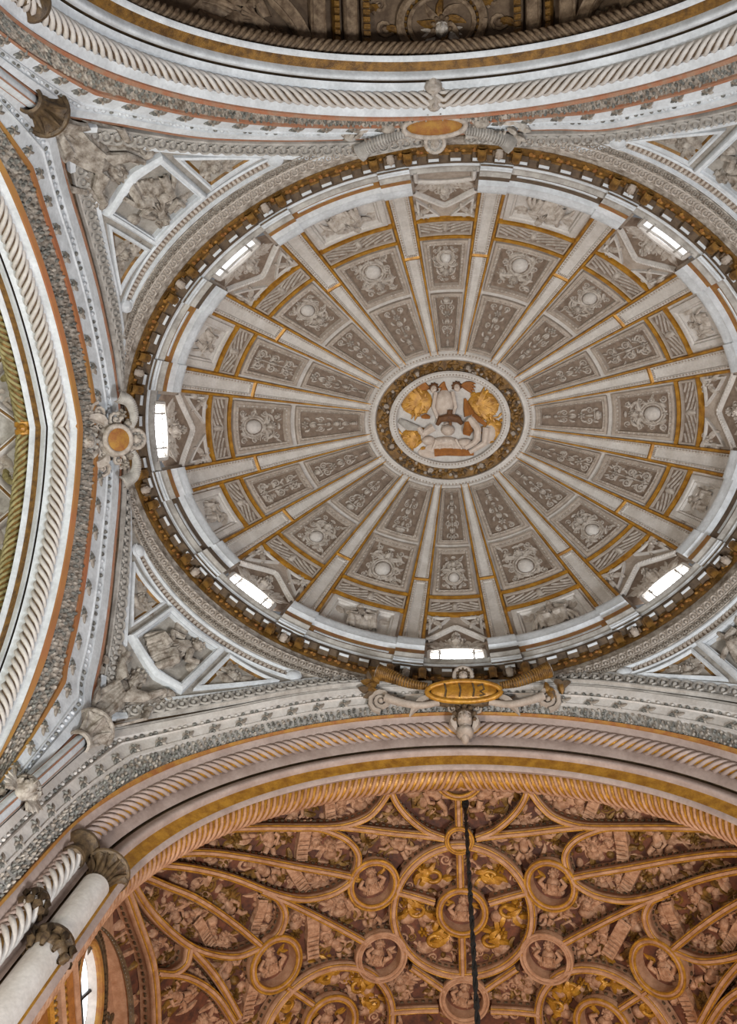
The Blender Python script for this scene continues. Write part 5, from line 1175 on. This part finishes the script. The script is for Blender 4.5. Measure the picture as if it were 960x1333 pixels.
def trib(name, pts, lab, wd, m, dp=.2, beads=False):
    P = np.array(pts, float); C2 = catmull(np.c_[P, np.zeros(len(P))], 8)[:,:2] if len(P) > 2 else np.linspace(P[0], P[1], 6)
    C = TP(C2[:,0], C2[:,1], .25); up = TP(C2[:,0], C2[:,1], 1.25)-C; root = thing(name, C[len(C)//2], lab, 'vault rib', 'ribs of the dim top vault'); a = wd/2
    mb = MB(); sweep(mb, C, [(-a,-dp),(-a,-.04),(-a*.8,0),(-a*.6,-.03),(a*.6,-.03),(a*.8,0),(a,-.04),(a,-dp)], up); mb.build('rib_body', m, root)
    if beads:
        mb = MB(); Cr = resample(C, .14); idx = np.linspace(0, len(C)-1, len(Cr)); ur = np.stack([np.interp(idx, np.arange(len(C)), up[:,k]) for k in range(3)],1); T, S, U = frames(Cr, ur)
        for i in range(len(Cr)): box(mb, Cr[i], wd*.8, .09, .1, S[i], T[i], U[i])
        mb.build('bead_row', DULLG, root)['kind'] = 'stuff'
for s, sd in ((-1,'left'),(1,'right')):
    for x, wd, m, bd, nm in ((1.55,.18,DARKR,True,'narrow beaded rib'),(1.85,.3,DARKR,False,'broad flat rib'),(2.15,.14,DULLG,True,'thin gilt beaded rib'),(2.5,.34,DARKR,False,'outer flat rib')):
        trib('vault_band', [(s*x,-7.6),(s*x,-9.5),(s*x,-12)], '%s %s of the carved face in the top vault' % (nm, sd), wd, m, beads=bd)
    trib('curved_rib', [(s*2.7,-7.6),(s*2.95,-8.1),(s*3.4,-8.55),(s*4.1,-8.9),(s*4.9,-9.0)], 'pale curved rib %s of the bands in the top vault' % sd, .3, DARKR)
    root = thing('vault_relief', TP(s*3.9,-8.0), 'dim reclining figure relief at the %s of the top vault' % sd, 'relief carving', 'dim reliefs of the top vault')
    r = Rel(); rg = random.Random(5+s); r.robed(0,0,.75,1.2*s,s,rg); r.plume(.8*s,.1,.7,4,0,rg); r.plume(-.7*s,.2,.6,4,2.6,rg)
    r.emit(lambda X, Y, W: TP(s*3.9+np.asarray(X), -8.0+np.asarray(Y), W)).build('reclining_figure', DARKR, root, angle=60)
    root = thing('vault_relief', TP(s*1.15,-8.2), 'dim foliage scrolls at the %s of the carved face in the top vault' % sd, 'relief carving', 'dim reliefs of the top vault')
    r = Rel()
    for k, (x, y) in enumerate(((0,0),(.1,.4),(-.1,-.45),(.15,-.9),(-.05,-1.4))): r.scroll(x,y,.2,1.5,k,1); r.leaf(x,y,.4,.1,k*1.3,.1,1)
    r.emit(lambda X, Y, W: TP(s*1.15+np.asarray(X), -8.1+np.asarray(Y), W)).build('scrolls', [DARKR, DULLG], root, angle=60)
root = thing('face_medallion', TP(0,-8.15), 'carved face within an arched beaded ring in the dim top vault', 'medallion')
r = Rel(); r.ring(0,0,.85,.72,.1,30,w=.06); r.ring(0,0,.66,.55,.05,30,w=.04); 
for k in range(30): a = 2*np.pi*k/30; r.blob(.75*math.cos(a), .63*math.sin(a), .05,.05,.12,n=6,m=3,mi=1)
r.emit(lambda X, Y, W: TP(X, -8.15+np.asarray(Y), W)).build('beaded_ring', [DARKR, DULLG], root)
r = Rel(); r.head(0,.1,.2,math.pi,1.3,hair=1,wings=True); r.emit(lambda X, Y, W: TP(X, -8.15+np.asarray(Y), W)).build('face', [RELIEF, DARKR], root)
r = Rel()
for k in range(8): r.leaf(0,-.05,.5,.1,k*.8+.3,.1,k%2,curl=.5)
r.emit(lambda X, Y, W: TP(X, -8.15+np.asarray(Y), W)).build('leaf_rays', [DARKR, DULLG], root)

# ================= TRANSEPT VAULT BEHIND THE LEFT ARCH =================
def LP(x, y, w=0.0):
    x, y, w = np.broadcast_arrays(np.asarray(x, float), np.asarray(y, float), np.asarray(w, float)); ya = np.abs(y); R = 8.85-w
    return np.stack([x, y, 12+np.sqrt(np.maximum(.05, R*R-(ya+1.985)**2))], -1)
mb = MB(); mb.add(LP(np.linspace(-8.8,-13,20)[:,None], np.linspace(-6.6,6.6,61)[None,:])); c4 = struct(mb.build('ceiling', GREY)); c4['label'] = 'pale greenish transept vault behind the left arch'
mb = MB(); mb.add(np.array([[(-13,-9,6),(-13,-9,22.5)],[(-13,9,6),(-13,9,22.5)]], float)); w = struct(mb.build('wall_side', GREY)); w['label'] = 'end wall of the transept, out of view'
k = 0
for y0 in (-3.2,-1.6,0,1.6,3.2):
    for sl in (-1,1):
        C2 = np.stack([np.linspace(-8.9,-11.5,14), y0+sl*np.linspace(0,2.2,14)],1); C = LP(C2[:,0], C2[:,1], .22); up = np.tile([0,0,-1.],(14,1)); k += 1
        root = thing('lattice_rib', C[7], 'pale diagonal lattice rib at the left edge, %s leaning %s' % (['topmost crossing,','second crossing from the top,','crossing beside the rope clasp,','second crossing from the bottom,','lowest crossing,'][int(round((y0+3.2)/1.6))], 'up' if sl < 0 else 'down'), 'vault rib', 'lattice ribs of the transept vault')
        mb = MB(); sweep(mb, C, [(-.09,-.22),(-.09,-.03),(-.05,.02),(.05,.02),(.09,-.03),(.09,-.22)], up); mb.build('rib_body', WHITE, root)
        mb = MB(); T, S, U = frames(C, up); tube3(mb, C+U*.02, .03, 5, up); mb.build('gilt_fillet', DULLG, root, angle=180)
for j, y0 in enumerate((-2.4,-.8,.8,2.4)):
    root = thing('transept_relief', LP(-9.5,y0), ['upper leafy relief','leafy relief just above the rope clasp','leafy relief just below the rope clasp','lowest leafy relief'][j]+' in the pale transept vault, left edge', 'relief carving', 'leafy reliefs of the transept vault')
    r = Rel(); rg = random.Random(j); 
    for q in range(9): r.leaf(rg.uniform(-.4,.4), rg.uniform(-.4,.4), .4, .1, rg.uniform(0,6), .1, q%2)
    r.rosette(0,0,.22); r.scroll(.3,.25,.18); r.scroll(-.3,-.2,.18)
    r.emit(lambda X, Y, W: LP(-9.5+np.asarray(X), y0+np.asarray(Y), W)).build('leaves', [RELIEF, GREEN], root, angle=60)
root = thing('rope_clasp', LP(-8.8,.1), 'small gilt clasp binding the greenish rope at the left arch crown', 'clasp')
mb = MB(); zc = 12+math.sqrt(8.36**2-1.985**2); lathe(mb, (-8.8,0,zc), [(.14,-.16),(.2,-.13),(.2,-.04),(.16,0),(.2,.04),(.2,.13),(.14,.16)], 16, axis=(0,1,0)); mb.build('clasp_ring', GOLD, root)
mb = MB(); lathe(mb, (-8.75,0,zc-.22), [(.01,-.1),(.08,-.06),(.1,0),(.05,.06)], 10); mb.build('clasp_knob', GOLD, root)
